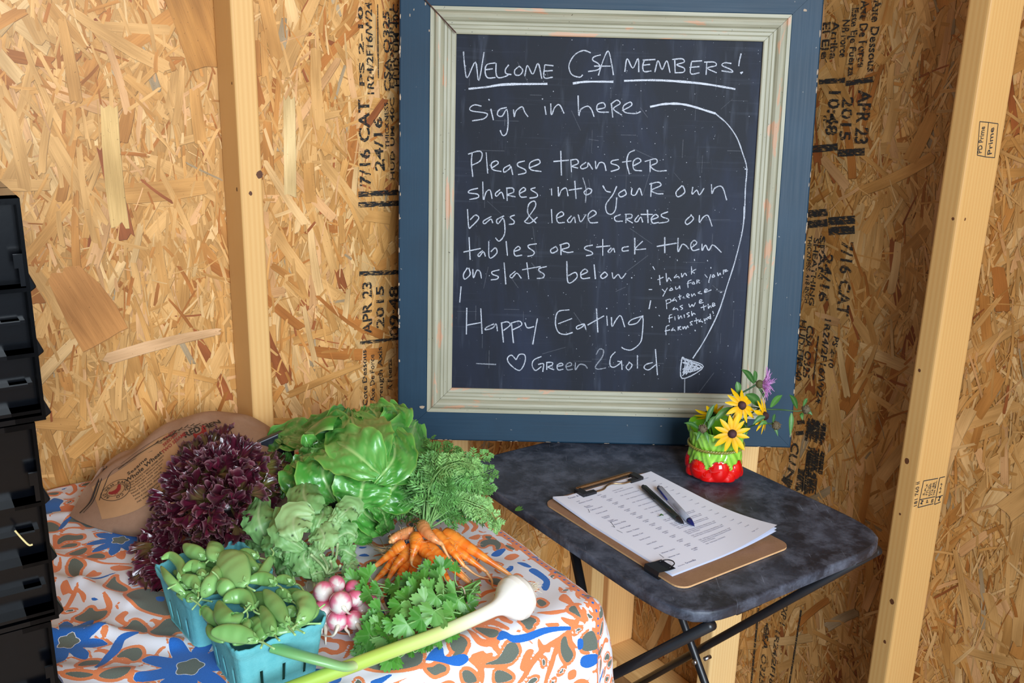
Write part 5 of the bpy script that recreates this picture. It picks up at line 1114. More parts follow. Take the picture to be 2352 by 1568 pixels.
# rolled leaf open towards the camera
mb = MB(); cpx = [(775, 995, .165), (742, 995, .165), (708, 1012, .15)]
ax_ = [at(*p) for p in cpx]
v, c = [], []
for i in range(14):
    u = i / 13; p = ax_[0].lerp(ax_[2], u); rr_ = .012 + .017 * math.sin(PI * min(1, .25 + u * .75)); d_ = (ax_[2] - ax_[0]).normalized(); e1 = UZ; e2 = d_.cross(e1)
    for j in range(22):
        a = -PI * .30 + j / 21 * PI * 1.75; w = 1 + .06 * math.sin(a * 7 + u * 5); v.append(p + d_ * (.012 * math.sin(a * 2) * u) + e1 * math.cos(a) * rr_ * w + e2 * math.sin(a) * rr_ * w * 1.15)
        c.append(lerp(lerp(g0, g1, .6), gm, .7 if i == 13 or j in (0, 21) else .1 * (j % 4 == 0)))
mb.add(v, grid_faces(14, 22), c); mb.build('leaf', M_ROM, rom)
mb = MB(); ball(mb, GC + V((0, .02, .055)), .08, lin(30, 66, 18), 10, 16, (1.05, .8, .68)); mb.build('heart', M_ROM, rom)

# ------------------------------------------------------------------ bunch of radishes
M_RAD = vcol('radish_skin', .25, 120, .06, .05, coat=.3, sss=.1); M_RLF = vcol('radish_leaf', .5, 60, .14, .3, .0015, trans=.18)
RC = at(762, 1345, .02)
rad = thing('radish_bunch', 'bunch of pink and white radishes with pale green leaves', 'radish', RC)
C5 = lambda x, y: (340 + x / 4.261, 1200 + y / 4.261)
RH = at(752, 1318, .045)
TAILS = {0: [(1640, 650), (1620, 590), (1565, 575), (1550, 640), (1590, 730)], 1: [(1880, 560), (1930, 520), (1960, 470)], 2: [(1930, 850), (1970, 890), (2015, 880)], 3: [(2040, 620), (2070, 600)], 4: [(2090, 700), (2060, 680)], 5: None, 6: [(1850, 1040), (1800, 1110), (1670, 1095)], 7: [(2070, 1030), (2100, 1080), (2085, 1085)], 8: [(1940, 1010), (1965, 1080), (1980, 1120)], 9: None, 10: None}
RS = [(1718, 675, 95, .047), (1843, 602, 82, .046), (1887, 785, 104, .052), (2010, 640, 76, .036), (2032, 745, 82, .034), (1712, 862, 100, .026), (1850, 962, 92, .024), (2022, 955, 86, .020), (2082, 850, 86, .017), (2195, 740, 84, .018), (1740, 965, 80, .014)]
for i, (x, y, rp, h) in enumerate(RS):
    c0 = at(*C5(x, y), h); r0 = rp / 4.261 / 1655; ax_ = (c0 - RH); ax_ = (ax_ * .6 / max(ax_.length, 1e-3) + (O0 - c0).normalized() * .62).normalized()
    e1 = ax_.orthogonal().normalized(); e2 = ax_.cross(e1); v, c = [], []; white = .1 if i == 9 else R.uniform(.22, .42)
    for a in range(17):
        t = PI * a / 16; x_ = -math.cos(t); rr_ = math.sin(t) * (1 - .06 * x_)
        for j in range(22):
            b = 2 * PI * j / 22; v.append(c0 + ax_ * (x_ * r0 * 1.12) + (e1 * math.cos(b) + e2 * math.sin(b)) * rr_ * r0)
            q = x_ + .18 * math.sin(b * 3 + i) + .08 * math.sin(b * 9 + 2 * i); c.append(mixc([(-1, lin(176, 24, 70)), (-.35, lin(214, 58, 106)), (1 - white * 1.55, lin(236, 130, 160)), (1.2 - white * 1.4, lin(238, 226, 220)), (1.4, lin(240, 236, 226))], q))
    mb = MB(); mb.add(v, grid_faces(17, 22, True), c); o = mb.build('radish', M_RAD, rad)
    tp = TAILS.get(i); e_ = c0 + ax_ * r0 * 1.08
    pts = [e_ - ax_ * .003] + ([at(*C5(*q), max(.004, h * (1 - .3 * k))) for k, q in enumerate(tp)] if tp else [e_ + ax_ * .012 - UZ * .006, e_ + ax_ * .02 - UZ * .016])
    mb = MB(); pp = smooth_path(pts, 5); tube(mb, pp, [.0034 * (1 - k / (len(pp))) ** 1.4 + .0005 for k in range(len(pp))], 6, lin(236, 228, 208)); mb.build('root', M_RAD, o)
C4 = lambda x, y: (540 + x / 3.564, 900 + y / 3.564)
l0, l1, l2 = lin(78, 136, 66), lin(126, 176, 104), lin(172, 206, 140)
def radleaf(path, W, tone, seed, face=(0, 0, .3), cup=-.15, peak=.6, base=.12):
    pts = [at(*C4(x, y), h) for x, y, h in path]; A = lerp(l0, l1, tone) if tone <= 1 else lerp(l1, l2, tone - 1); r = random.Random(seed); holes = [(r.random(), r.uniform(-.8, .8)) for _ in range(7)]
    def col(u, x):
        m = math.exp(-(x / .07) ** 2); vn = max(0, math.sin((u * 6 - abs(x) * 2) * 2 * PI)) ** 10
        c = lerp(A, lerp(l2, lin(206, 222, 176), .5), .7 * m + .22 * vn)
        if any(abs(u - a) < .024 and abs(x - b) < .05 and seed % 3 != 1 for a, b in holes): c = lin(40, 60, 30)
        return c
    mb = MB(); leaf(mb, pts, CAMD + V(face), wshape(W * .78, peak, base, .35, .75), 22, 19, cup=cup * 2.2, ruf=.0045, rfreq=3.4, jag=.09, col=col, seed=seed, blis=.0020); mb.build('leaf', M_RLF, rad)
RD_ = [([(300, 1270, .05), (220, 1130, .085), (190, 1000, .10), (220, 860, .10)], .030, 1.0), ([(600, 1150, .09), (590, 940, .12), (560, 830, .125), (570, 720, .12)], .032, .95),
       ([(560, 1290, .08), (440, 1200, .10), (390, 1090, .11), (400, 940, .11)], .026, 1.1), ([(520, 1220, .10), (480, 1120, .115), (500, 1010, .12), (650, 1010, .115)], .030, 1.7),
       ([(700, 1300, .09), (730, 1200, .10), (700, 1120, .105), (640, 1090, .10)], .026, 1.4), ([(790, 1300, .07), (800, 1120, .10), (850, 1000, .115), (940, 900, .11)], .012, 1.5),
       ([(830, 1050, .11), (900, 980, .118), (960, 940, .115), (990, 1030, .10)], .022, 1.2), ([(800, 1250, .07), (860, 1180, .08), (930, 1150, .085), (1000, 1190, .075)], .022, 1.0),
       ([(820, 1330, .05), (880, 1290, .06), (940, 1320, .055), (990, 1350, .045)], .019, .9), ([(700, 1480, .04), (600, 1430, .06), (560, 1350, .07), (600, 1280, .075)], .024, 1.05),
       ([(780, 1500, .035), (720, 1470, .045), (670, 1480, .05), (620, 1500, .05)], .020, 1.2), ([(800, 1500, .03), (780, 1430, .05), (750, 1390, .055), (730, 1350, .06)], .016, 1.15),
       ([(560, 1480, .03), (450, 1430, .05), (380, 1450, .045), (340, 1500, .03)], .028, .55), ([(480, 1320, .07), (420, 1310, .075), (380, 1320, .07), (365, 1360, .065)], .018, .8),
       ([(300, 1280, .045), (220, 1240, .06), (150, 1220, .06), (90, 1210, .055)], .020, .9), ([(560, 1500, .04), (520, 1400, .06), (500, 1300, .075), (560, 1220, .085)], .026, .6),
       ([(640, 1200, .09), (690, 1060, .11), (720, 990, .112), (690, 920, .11)], .020, 1.0), ([(740, 1180, .09), (770, 1080, .105), (800, 1010, .11), (790, 970, .108)], .020, 1.2),
       ([(260, 1260, .055), (255, 1200, .065), (250, 1160, .07), (245, 1130, .07)], .011, .8), ([(880, 1500, .03), (930, 1430, .04), (960, 1400, .04), (1000, 1420, .03)], .014, 1.5),
       ([(330, 1390, .05), (310, 1300, .07), (330, 1200, .08), (350, 1120, .085)], .022, .55), ([(640, 1400, .06), (650, 1330, .075), (690, 1280, .08), (740, 1290, .075)], .016, 1.5)]
for i, (p, W, tn) in enumerate(RD_): radleaf(p, W, tn, 500 + i)
for i, (x, y) in enumerate([(800, 1130), (840, 1240), (700, 1330), (780, 1380), (860, 1420), (620, 1330)]):
    mb = MB(); tube(mb, smooth_path([RH, at(*C4((x + 760) / 2 + 20, (y + 1500) / 2), .055), at(*C4(x, y), .085)], 6), .0018, 6, lerp(l2, lin(200, 210, 160), .4)); mb.build('stem', M_RLF, rad)

# ------------------------------------------------------------------ bunch of carrots
M_CAR = vcol('carrot_skin', .35, 160, .10, .25, .0012, coat=.1, sss=.08); M_FERN = vcol('carrot_fern', .5, 90, .2, .1, trans=.2)
CC = at(985, 1225, .04); HUBC = at(*C4(1565, 1105), .055)
car = thing('carrot_bunch', 'bunch of orange carrots with feathery green tops at the table edge', 'carrot', CC)
CAR = [([(1530, 1085, .066), (1560, 1140, .068), (1625, 1200, .066), (1700, 1250, .058)], 48, [(1760, 1370, .04), (1850, 1460, .025), (1935, 1545, .014)]),
       ([(1460, 1150, .058), (1400, 1160, .055), (1330, 1185, .050), (1270, 1225, .046)], 46, None),
       ([(1400, 1250, .045), (1330, 1285, .040), (1260, 1335, .032), (1110, 1455, .014)], 50, None),
       ([(1440, 1270, .040), (1380, 1350, .034), (1310, 1430, .026), (1235, 1570, .012)], 46, None),
       ([(1480, 1180, .058), (1480, 1240, .056), (1465, 1300, .050), (1440, 1390, .038)], 50, [(1450, 1420, .034), (1500, 1450, .03)]),
       ([(1510, 1240, .048), (1560, 1310, .046), (1600, 1360, .042), (1575, 1450, .034)], 48, None),
       ([(1560, 1250, .045), (1650, 1330, .042), (1760, 1420, .034), (1925, 1570, .016)], 52, None),
       ([(1630, 1150, .055), (1720, 1240, .050), (1800, 1330, .042), (1880, 1430, .028)], 44, [(1980, 1500, .016), (2100, 1535, .010)]),
       ([(1690, 1190, .050), (1800, 1280, .044), (1920, 1370, .034), (2070, 1480, .018)], 44, [(2100, 1540, .010), (2110, 1600, .005), (2170, 1610, .004)]),
       ([(1720, 1155, .052), (1850, 1235, .048), (2000, 1330, .038), (2250, 1495, .014)], 54, [(2300, 1530, .008)]),
       ([(1390, 1330, .028), (1300, 1390, .022), (1220, 1470, .016), (1130, 1560, .010)], 42, None),
       ([(1430, 1350, .026), (1390, 1430, .020), (1350, 1490, .016), (1330, 1550, .010)], 42, None),
       ([(1500, 1330, .028), (1470, 1420, .022), (1440, 1490, .018), (1420, 1540, .010)], 40, None),
       ([(1600, 1330, .026), (1680, 1440, .022), (1730, 1520, .018), (1790, 1600, .008)], 40, None)]
for i, (p, w, tail) in enumerate(CAR):
    pts = smooth_path([at(*C4(x, y), h) for x, y, h in p], 9); n = len(pts); r0 = w / 3.564 / 1330; r = random.Random(i)
    if i in (0, 1): a_, b_ = lin(228, 140, 84), lin(238, 158, 100)
    else: a_, b_ = lin(234, 114, 26), lin(250, 152, 58)
    stub = i == 1
    rads = [r0 * ((.80 + .20 * min(1, k / 4)) * (1 - (.42 if stub else .78) * (k / (n - 1)) ** 1.3)) * (1 + .03 * math.sin(k * 2.1 + i)) for k in range(n)]
    if stub: rads[-1] *= .55; pts[-1] = pts[-1].lerp(pts[-2], .3)
    pts[0] = pts[0]; mb = MB()
    tube(mb, pts, rads, 16, lambda t: lerp(lerp(a_, b_, .5 + .5 * math.sin(t * 60 + 5 * math.sin(t * 23))), lin(236, 190, 130), .55 * max(0, t - .8) / .2))
    o = mb.build('carrot', M_CAR, car)
    if tail: tl = smooth_path([pts[-2]] + [at(*C4(x, y), h) for x, y, h in tail], 6)
    else: e = (pts[-1] - pts[-3]).normalized(); tl = [pts[-1], pts[-1] + e * .010 - UZ * .003, pts[-1] + e * .02 - UZ * .004]
    if stub: tl = [pts[-1], pts[-1] + (pts[-1] - pts[-3]).normalized() * .003]
    for q in tl: q.z = max(q.z, TC + .003)
    mb = MB(); m_ = len(tl); tube(mb, tl, [rads[-1] * .9 * (1 - k / m_) ** 1.2 + .0005 for k in range(m_)], 8, lin(226, 168, 106)); 
    mb.build('root_tip', M_CAR, o)
    mb = MB()
    for k in range(16):       # hair roots
        j = r.randrange(3, n - 1); s0 = pts[j]; dv_ = V((r.gauss(0, 1), r.gauss(0, 1), abs(r.gauss(0, 1)) + .3)).normalized(); q0 = s0 + dv_ * rads[j] * .9; L = r.uniform(.004, .012)
        tube(mb, [q0, q0 + dv_ * L * .5 + V((r.gauss(0, .002), r.gauss(0, .002), 0)), q0 + dv_ * L * .7 + V((r.gauss(0, .004), r.gauss(0, .004), -.001))], [.00028, .0002, .0001], 3, lin(226, 196, 150), cap=False)
    mb.build('root_hairs', M_CAR, o)
mb = MB()
for k in range(10):
    a, b = C4(R.uniform(1050, 1260), R.uniform(1190, 1320)); c_ = C4(1300 - R.uniform(0, 60), 1250 + R.uniform(0, 60)); tube(mb, smooth_path([at(*c_, .03), at((a + c_[0]) / 2, (b + c_[1]) / 2 + 4, .03), at(a, b, .02)], 5), .0005, 4, lin(196, 160, 112), cap=False)
mb.build('root_hairs', M_CAR, car)
f0, f1, f2 = lin(66, 126, 48), lin(116, 174, 92), lin(164, 206, 128)
def frond(path, seed, W=.030, tone=.5):
    r = random.Random(seed); P = smooth_path(path, 8); n = len(P); mb = MB(); A = lerp(f0, f1, tone) if tone < 1 else lerp(f1, f2, tone - 1)
    tube(mb, P, [.0014 * (1 - .7 * k / n) for k in range(n)], 5, lerp(A, f2, .5), cap=False)
    V_, F_, Cc = [], [], []
    def blade(p, d, nn, L, w):
        d = d.normalized(); s_ = d.cross(nn).normalized() * w; b = len(V_)
        V_.extend([p, p + d * L * .45 + s_ + nn * .0006, p + d * L, p + d * L * .45 - s_ + nn * .0006]); F_.append((b, b + 1, b + 2, b + 3)); k = r.uniform(.7, 1.25); Cc.extend([tuple(min(1, x * k) for x in A)] * 4)
    k0 = int(n * .30)
    for k in range(k0, n, 1):
        t = (P[min(k + 1, n - 1)] - P[max(k - 1, 0)]).normalized(); u = (k - k0) / max(1, n - 1 - k0); view = (O0 - P[k]).normalized()
        nn = (view * .7 + UZ * .6 + V((r.gauss(0, .35), r.gauss(0, .35), r.gauss(0, .35)))); nn = (nn - t * nn.dot(t)).normalized(); sd = t.cross(nn)
        for sg in (-1, 1):
            L = W * (math.sin(PI * min(1, .30 + .62 * u)) * .9 + .15) * r.uniform(.75, 1.15); d = (sd * sg + t * .75 + nn * r.uniform(-.2, .2)).normalized()
            q = [P[k] + d * L * x - UZ * (.10 * L * x * x) for x in (0, .5, 1)]; sd2 = d.cross(nn)
            mm = 4
            for e in range(1, mm + 1):
                p = P[k] + d * L * e / mm - UZ * (.1 * L * (e / mm) ** 2)
                for s2 in (-1, 1): blade(p, d * .75 + sd2 * s2 * .85 + nn * r.uniform(-.25, .25), nn, L * .36 * (1.1 - .5 * e / mm) + .0032, .0015)
                if e == mm: blade(p, d, nn, L * .34, .0017)
            b = len(V_); V_.extend([P[k], P[k] + d * L + sd2 * .0003, P[k] + d * L - sd2 * .0003, P[k] + sd2 * .0004]); F_.append((b, b + 1, b + 2, b + 3)); Cc.extend([lerp(A, f2, .3)] * 4)
    mb.add(V_, F_, Cc, None, 0, False); mb.build('frond', M_FERN, car)
FT = [(968, 1015, .135, .3), (990, 1010, .14, .6), (1015, 1022, .14, .5), (1040, 1030, .14, .4), (960, 1045, .125, .2), (985, 1045, .14, .7), (1010, 1050, .145, .8), (1040, 1060, .145, .6), (1065, 1050, .13, .9), (1090, 1060, .13, 1.0), (1118, 1042, .14, .9), (1130, 1080, .11, .7), (945, 1090, .10, .4), (970, 1085, .12, .5), (1000, 1085, .135, .9), (1030, 1095, .14, .8), (1065, 1090, .13, 1.0), (1095, 1095, .12, 1.2), (1125, 1110, .10, .8), (935, 1130, .075, .8), (955, 1125, .09, 1.2), (985, 1125, .10, .6), (1015, 1130, .11, 1.0), (1045, 1130, .11, .9), (1080, 1130, .10, 1.0), (1115, 1140, .085, .8), (925, 1160, .05, 1.0), (950, 1160, .065, 1.4), (1000, 1155, .075, 1.2), (1040, 1160, .075, .8), (1075, 1165, .07, .7), (1105, 1165, .06, .6), (910, 1185, .03, .9), (1060, 1185, .05, .8), (1020, 1180, .06, 1.1), (940, 1185, .04, 1.2)]
for i, (x, y, h, tn) in enumerate(FT):
    e = at(x, y, h); s0 = HUBC + V((R.uniform(-.008, .008), R.uniform(-.006, .006), R.uniform(-.004, .006))); m_ = (s0 + e) / 2 + UZ * (.012 + .2 * (e - s0).length * .3) + V((R.gauss(0, .008), R.gauss(0, .008), 0))
    frond([s0, m_, e], 700 + i, R.uniform(.020, .028), tn)
frond([HUBC, at(985, 1130, .11), at(1010, 1080, .15), at(1055, 1062, .155), at(1100, 1070, .14)], 801, .02, 1.4)
frond([HUBC, at(1040, 1150, .10), at(1095, 1160, .10), at(1128, 1180, .085), at(1143, 1215, .06)], 802, .016, 1.5)
mb = MB()
for k in range(12): a = 2 * PI * k / 12; tube(mb, smooth_path([HUBC + V((math.cos(a) * .010, 0, math.sin(a) * .006 - .008)), HUBC + V((math.cos(a) * .008, .012, math.sin(a) * .006 + .004)), at(1000 + 30 * math.cos(a), 1175, .06)], 4), .0016, 5, f2)
mb.build('stems', M_FERN, car)

# ------------------------------------------------------------------ bunch of cilantro
M_CIL = vcol('cilantro_leaf', .42, 80, .16, .2, .001, trans=.18)
C6 = lambda x, y: (680 + x / 4.0414, 1180 + y / 4.0414)
CLC = at(960, 1400, .01); TIE = at(*C6(1530, 745), .022)
cil = thing('cilantro_bunch', 'bunch of fresh green cilantro tied at its cut stems, beside the garlic', 'herb', CLC)
h0, h1, h2 = lin(46, 112, 28), lin(86, 156, 56), lin(140, 190, 112)
def cleaf(x, y, h, rpx, tone, seed, parent=cil):
    r = random.Random(seed); c0 = at(*C6(x, y), h); R_ = rpx / 4.0414 / 1640; view = (O0 - c0).normalized()
    nn = (view + UZ * .3 + V((r.gauss(0, .45), r.gauss(0, .45), r.gauss(0, .3)))).normalized(); d0 = (c0 - TIE); d0 = (d0 - nn * d0.dot(nn)).normalized(); d0 = (d0 + nn.cross(d0) * r.gauss(0, .7)).normalized(); s_ = nn.cross(d0)
    A = lerp(h0, h1, tone) if tone <= 1 else lerp(h1, h2, tone - 1); v, c, f = [c0 - d0 * R_ * .55], [lerp(A, h2, .5)], []; N = 54
    for ring in range(1, 5):
        q = ring / 4
        for k in range(N):
            a = -2.35 + 4.7 * k / (N - 1)
            lob = (.66 + .34 * abs(math.cos(a * 2)) ** .6) * (1 - .05 * abs(a)) if ring > 1 else .8; ser = 1 + .24 * (abs(math.sin(a * 8 + .6)) ** .8 - .6) * (ring == 4) * (1 + .4 * math.sin(a * 5 + seed))
            rad_ = R_ * 1.55 * lob * q * ser; z = R_ * (.16 * math.sin(a * 1.7 + seed) + .03 * math.sin(a * 7)) * q * q + R_ * .05 * q * q * math.cos(a * 4)
            v.append(c0 - d0 * R_ * .55 + d0 * math.cos(a * .72) * rad_ + s_ * math.sin(a * .72) * rad_ * 1.0 + nn * z)
            vn = max(0, math.cos(a * 4)) ** 8 * (1 - .5 * q); c.append(lerp(A, h2, .42 * vn + .1 * (ring == 4)))
    for k in range(N - 1): f.append((0, 1 + k, 2 + k))
    for ring in range(3):
        for k in range(N - 1): a = 1 + ring * N + k; f.append((a, a + N, a + N + 1, a + 1))
    mb = MB(); mb.add(v, f, c)
    b0 = v[0]; tube(mb, smooth_path([b0, b0 - d0 * R_ * .8 - UZ * .004, b0.lerp(TIE, .45) - UZ * .008], 4), .0009, 5, h2, cap=False)
    mb.build('leaf', M_CIL, parent)
CI = [(520, 590, .045, 85, .9), (650, 560, .050, 80, 1.0), (620, 690, .045, 70, .6), (660, 760, .04, 70, .8), (740, 700, .04, 60, .9), (1340, 470, .06, 80, .5), (1480, 500, .05, 60, .7), (1200, 510, .055, 65, .9), (1300, 580, .055, 75, 1.2), (1150, 590, .055, 75, .8), (1040, 610, .05, 75, .9), (920, 690, .045, 85, 1.0), (860, 680, .04, 60, .9),
      (1090, 680, .055, 85, .9), (1220, 680, .06, 80, 1.3), (1350, 690, .055, 85, 1.6), (1440, 730, .045, 75, 1.4), (1000, 770, .05, 80, .9), (1150, 800, .055, 85, 1.7), (1270, 790, .055, 70, 1.3), (1370, 800, .05, 85, .5), (1480, 830, .04, 80, 1.2), (1560, 860, .03, 75, .9), (1630, 830, .025, 60, .7), (940, 880, .05, 80, .9), (1040, 900, .05, 75, 1.4), (1120, 990, .05, 85, .6), (1240, 940, .05, 90, 1.4), (1330, 980, .045, 80, 1.5), (1410, 920, .045, 80, 1.2),
      (740, 920, .04, 90, .9), (680, 990, .035, 75, .6), (800, 1010, .04, 75, .8), (730, 1050, .035, 70, 1.5), (880, 1040, .045, 65, .8), (990, 1060, .045, 90, 1.2), (800, 1100, .035, 70, .7), (640, 1130, .028, 85, .7), (700, 1190, .022, 75, 1.0), (620, 1230, .015, 75, .4), (790, 1190, .025, 70, 1.8), (900, 1150, .03, 60, .8), (1160, 1040, .04, 60, .9), (1460, 1110, .02, 65, .9), (1300, 1160, .016, 70, .8), (1210, 1190, .014, 70, .7), (1130, 1210, .012, 65, .6), (860, 1370, .012, 85, .9), (820, 1340, .012, 60, .6), (920, 1330, .014, 50, 1.0), (1040, 1260, .012, 60, .4), (560, 1280, .01, 50, .4), (1520, 930, .025, 60, .6), (1390, 1060, .03, 60, .9), (1050, 820, .045, 70, .4), (900, 960, .03, 70, .3), (1200, 860, .04, 70, .35)]
for i, (x, y, h, rp, tn) in enumerate(CI): cleaf(x, y, h, rp, tn, 900 + i)
mb = MB()
for k in range(34):
    a = R.gauss(0, .5); e = at(*C6(1690 + R.uniform(-60, 25), 690 + R.uniform(-80, 110)), R.uniform(.008, .035)); q = TIE + V((R.gauss(0, .004), R.gauss(0, .004), R.gauss(0, .004))); tube(mb, smooth_path([at(*C6(R.uniform(1250, 1430), R.uniform(720, 860)), .022), q, e], 4), .0013, 6, lerp(h1, h2, R.uniform(.3, 1)))
mb.build('stems', M_CIL, cil)
mb = MB(); dr = (at(*C6(1690, 690), .02) - TIE).normalized(); e1 = dr.orthogonal().normalized(); e2 = dr.cross(e1)
tube(mb, [TIE + (e1 * math.cos(t) + e2 * math.sin(t)) * .0105 + dr * .001 * math.sin(2 * t) for t in [2 * PI * i / 24 for i in range(25)]], .0011, 6, lin(214, 198, 170)); mb.build('rubber_band', M_CIL, cil)
mb = MB(); ball(mb, CLC + UZ * .015 + V((.01, .0, 0)), .05, lin(30, 70, 22), 8, 14, (1.1, .75, .38)); mb.build('inner_leaves', M_CIL, cil)

# ------------------------------------------------------------------ fresh garlic
M_GAR = vcol('garlic_skin', .38, 30, .03, .05, sss=.15, coat=.12)
gar = thing('garlic_bulb', 'fresh white garlic bulb with a long green stalk lying across the cilantro', 'garlic', at(1190, 1362, .03))
gp = [at(*q) for q in ((1216, 1353, .033), (1168, 1381, .031), (1100, 1415, .032), (1000, 1458, .034), (900, 1494, .034), (800, 1531, .033), (690, 1572, .032), (600, 1606, .032))]
gP = smooth_path(gp, 12)
def gprof(i):
    L = sum((gP[k + 1] - gP[k]).length for k in range(i)); 
    s_ = [(0, .001), (.003, .009), (.008, .020), (.016, .0275), (.024, .0302), (.032, .0290), (.040, .0240), (.048, .0172), (.056, .0120), (.066, .0094), (.09, .0086), (.5, .0082), (1, .0080)]
    for (a, ra), (b, rb) in zip(s_, s_[1:]):
        if L <= b: return ra + (rb - ra) * (L - a) / (b - a), L
    return .008, L
dens = []
for a, b in zip(gP, gP[1:]):
    k = 6 if len(dens) < 90 else 1
    dens += [a.lerp(b, i / k) for i in range(k)]
gP = dens + [gP[-1]]
n = len(gP); pr_ = [gprof(i) for i in range(n)]; LT = pr_[-1][1]
gc = [(0, lin(240, 236, 224)), (.17, lin(244, 242, 232)), (.28, lin(232, 238, 206)), (.42, lin(206, 224, 140)), (.62, lin(180, 206, 92)), (1, lin(150, 186, 70))]
mb = MB(); mb.c = []
v, c, uv = [], [], []
for i in range(n):
    t = (gP[min(i + 1, n - 1)] - gP[max(i - 1, 0)]).normalized(); a = (UZ - t * t.z).normalized(); b = t.cross(a); r_, L = pr_[i]
    for k in range(28):
        w = 2 * PI * k / 28; q = r_ * (1 + .012 * math.sin(w * 7)); v.append(gP[i] + a * math.cos(w) * q + b * math.sin(w) * q)
        c.append(tuple(x * (1 - .05 * (math.sin(w * 9 + 1) > .75)) for x in mixc(gc, L / LT)))
mb.add(v, grid_faces(n, 28, True), c); f_ = tuple(range(28)); mb.f += [f_, tuple((n - 1) * 28 + k for k in range(28))[::-1]]; mb.mi += [0, 0]; mb.sm += [True, True]
o = mb.build('bulb_and_stalk', M_GAR, gar)
bm = bmesh.new(); bm.from_mesh(o.data); bmesh.ops.recalc_face_normals(bm, faces=bm.faces); bm.to_mesh(o.data); bm.free()
mb = MB(); r = random.Random(3); e0 = gP[0]; dx = (gP[0] - gP[20]).normalized()
for k in range(46):
    q = dx * r.uniform(.3, 1) + V((r.gauss(0, .6), r.gauss(0, .6), r.gauss(0, .5))); q.normalize(); L = r.uniform(.006, .015); tube(mb, [e0 + q * .004 + dx * .001, e0 + q * L * .6 + dx * .004, e0 + q * L + dx * .006 - UZ * .002], [.0006, .0005, .0003], 4, lin(216, 204, 176), cap=False)
mb.build('roots', M_GAR, gar)
mb = MB(); lp = smooth_path([at(812, 1527, .037), at(790, 1531, .041), at(740, 1518, .052), at(680, 1502, .060), at(627, 1486, .064)], 6)
tube(mb, lp, lambda t: .0078 + .0012 * t, 18, lambda t: mixc([(0, lin(196, 212, 150)), (.25, lin(140, 186, 122)), (1, lin(104, 166, 100))], t), cap=False, flat=((0, .2, 1), .62)); mb.build('cut_leaf', M_GAR, gar)

# ------------------------------------------------------------------ pulp baskets with pea pods
s = NT('teal_pulp'); co = s.co(); n1 = s.noise(co, 60, 5, .7); n2 = s.noise(co, 700, 3, .7)
cc = s.mix(n1, lin(74, 158, 166), lin(122, 196, 200)); s.P(Base__Color=cc, Roughness=.85, Specular__IOR__Level=.2); s.bump(s.math('ADD', n1, n2), .5, .0012); M_PULP = s.m
def basket(label, c, e1, seed):
    c = V((c[0], c[1], TC + .0015)); e1 = V((e1[0], e1[1], 0)).normalized(); e2 = V((-e1.y, e1.x, 0)); t = thing('pulp_basket', label, 'basket', c, 'teal pulp baskets of pea pods')
    r = random.Random(seed); H = .074; ht, hb = .0555, .0465; mb = MB(); n = 26; rows = 15; ph = [r.uniform(0, 6) for _ in range(4)]
    loops = []
    for i in range(rows + 1):
        z = H * i / rows; h = hb + (ht - hb) * (z / H) + (.0022 if z > H * .84 else 0); ring = []
        for sd in range(4):
            for k in range(n):
                q = -1 + 2 * k / n; x, y = [(q, -1), (1, q), (-q, 1), (-1, -q)][sd]
                cr = 1 - .07 * max(0, abs(q) - .80) / .2; wob = .0012 * math.sin(q * 5 + ph[sd]) * (z / H); zz = z + (.0022 * math.sin(q * 4 + ph[sd]) + .0008 * math.sin(q * 23 + ph[sd])) * (z / H) ** 3
                ring.append(c + e1 * x * (h + wob) * cr + e2 * y * (h + wob) * cr + UZ * zz)
        loops += ring
    N = 4 * n; F_ = []
    for i in range(rows):
        for k in range(N):
            q = k % n; slot = 2 <= i <= 6 and any(abs(q - s_) < 1 for s_ in (6, 13, 20)) and not (i == 6 and False)
            if not slot: F_.append((i * N + k, i * N + (k + 1) % N, (i + 1) * N + (k + 1) % N, (i + 1) * N + k))
    mb.add(loops, F_); mb.add([p + UZ * .0005 for p in loops[:N]], [tuple(range(N))], smooth=False)
    o = mb.build('basket_wall', M_PULP, t); weld(o, .0012); sm = o.modifiers.new('s', 'SOLIDIFY'); sm.thickness = .0024; sm.offset = -1
    return t
bF = (-.285, .992); bRr = (-.373, 1.090)
basket('teal pulp basket of pea pods in front, nearest the camera', bF, (.796, .606), 1)
basket('teal pulp basket of pea pods behind, beside the red lettuce', bRr, (.764, .645), 2)
M_POD = vcol('pea_pod', .34, 90, .08, .12, coat=.12, sss=.05)
p0c, p1c, p2c = lin(82, 136, 60), lin(124, 178, 96), lin(166, 208, 134)
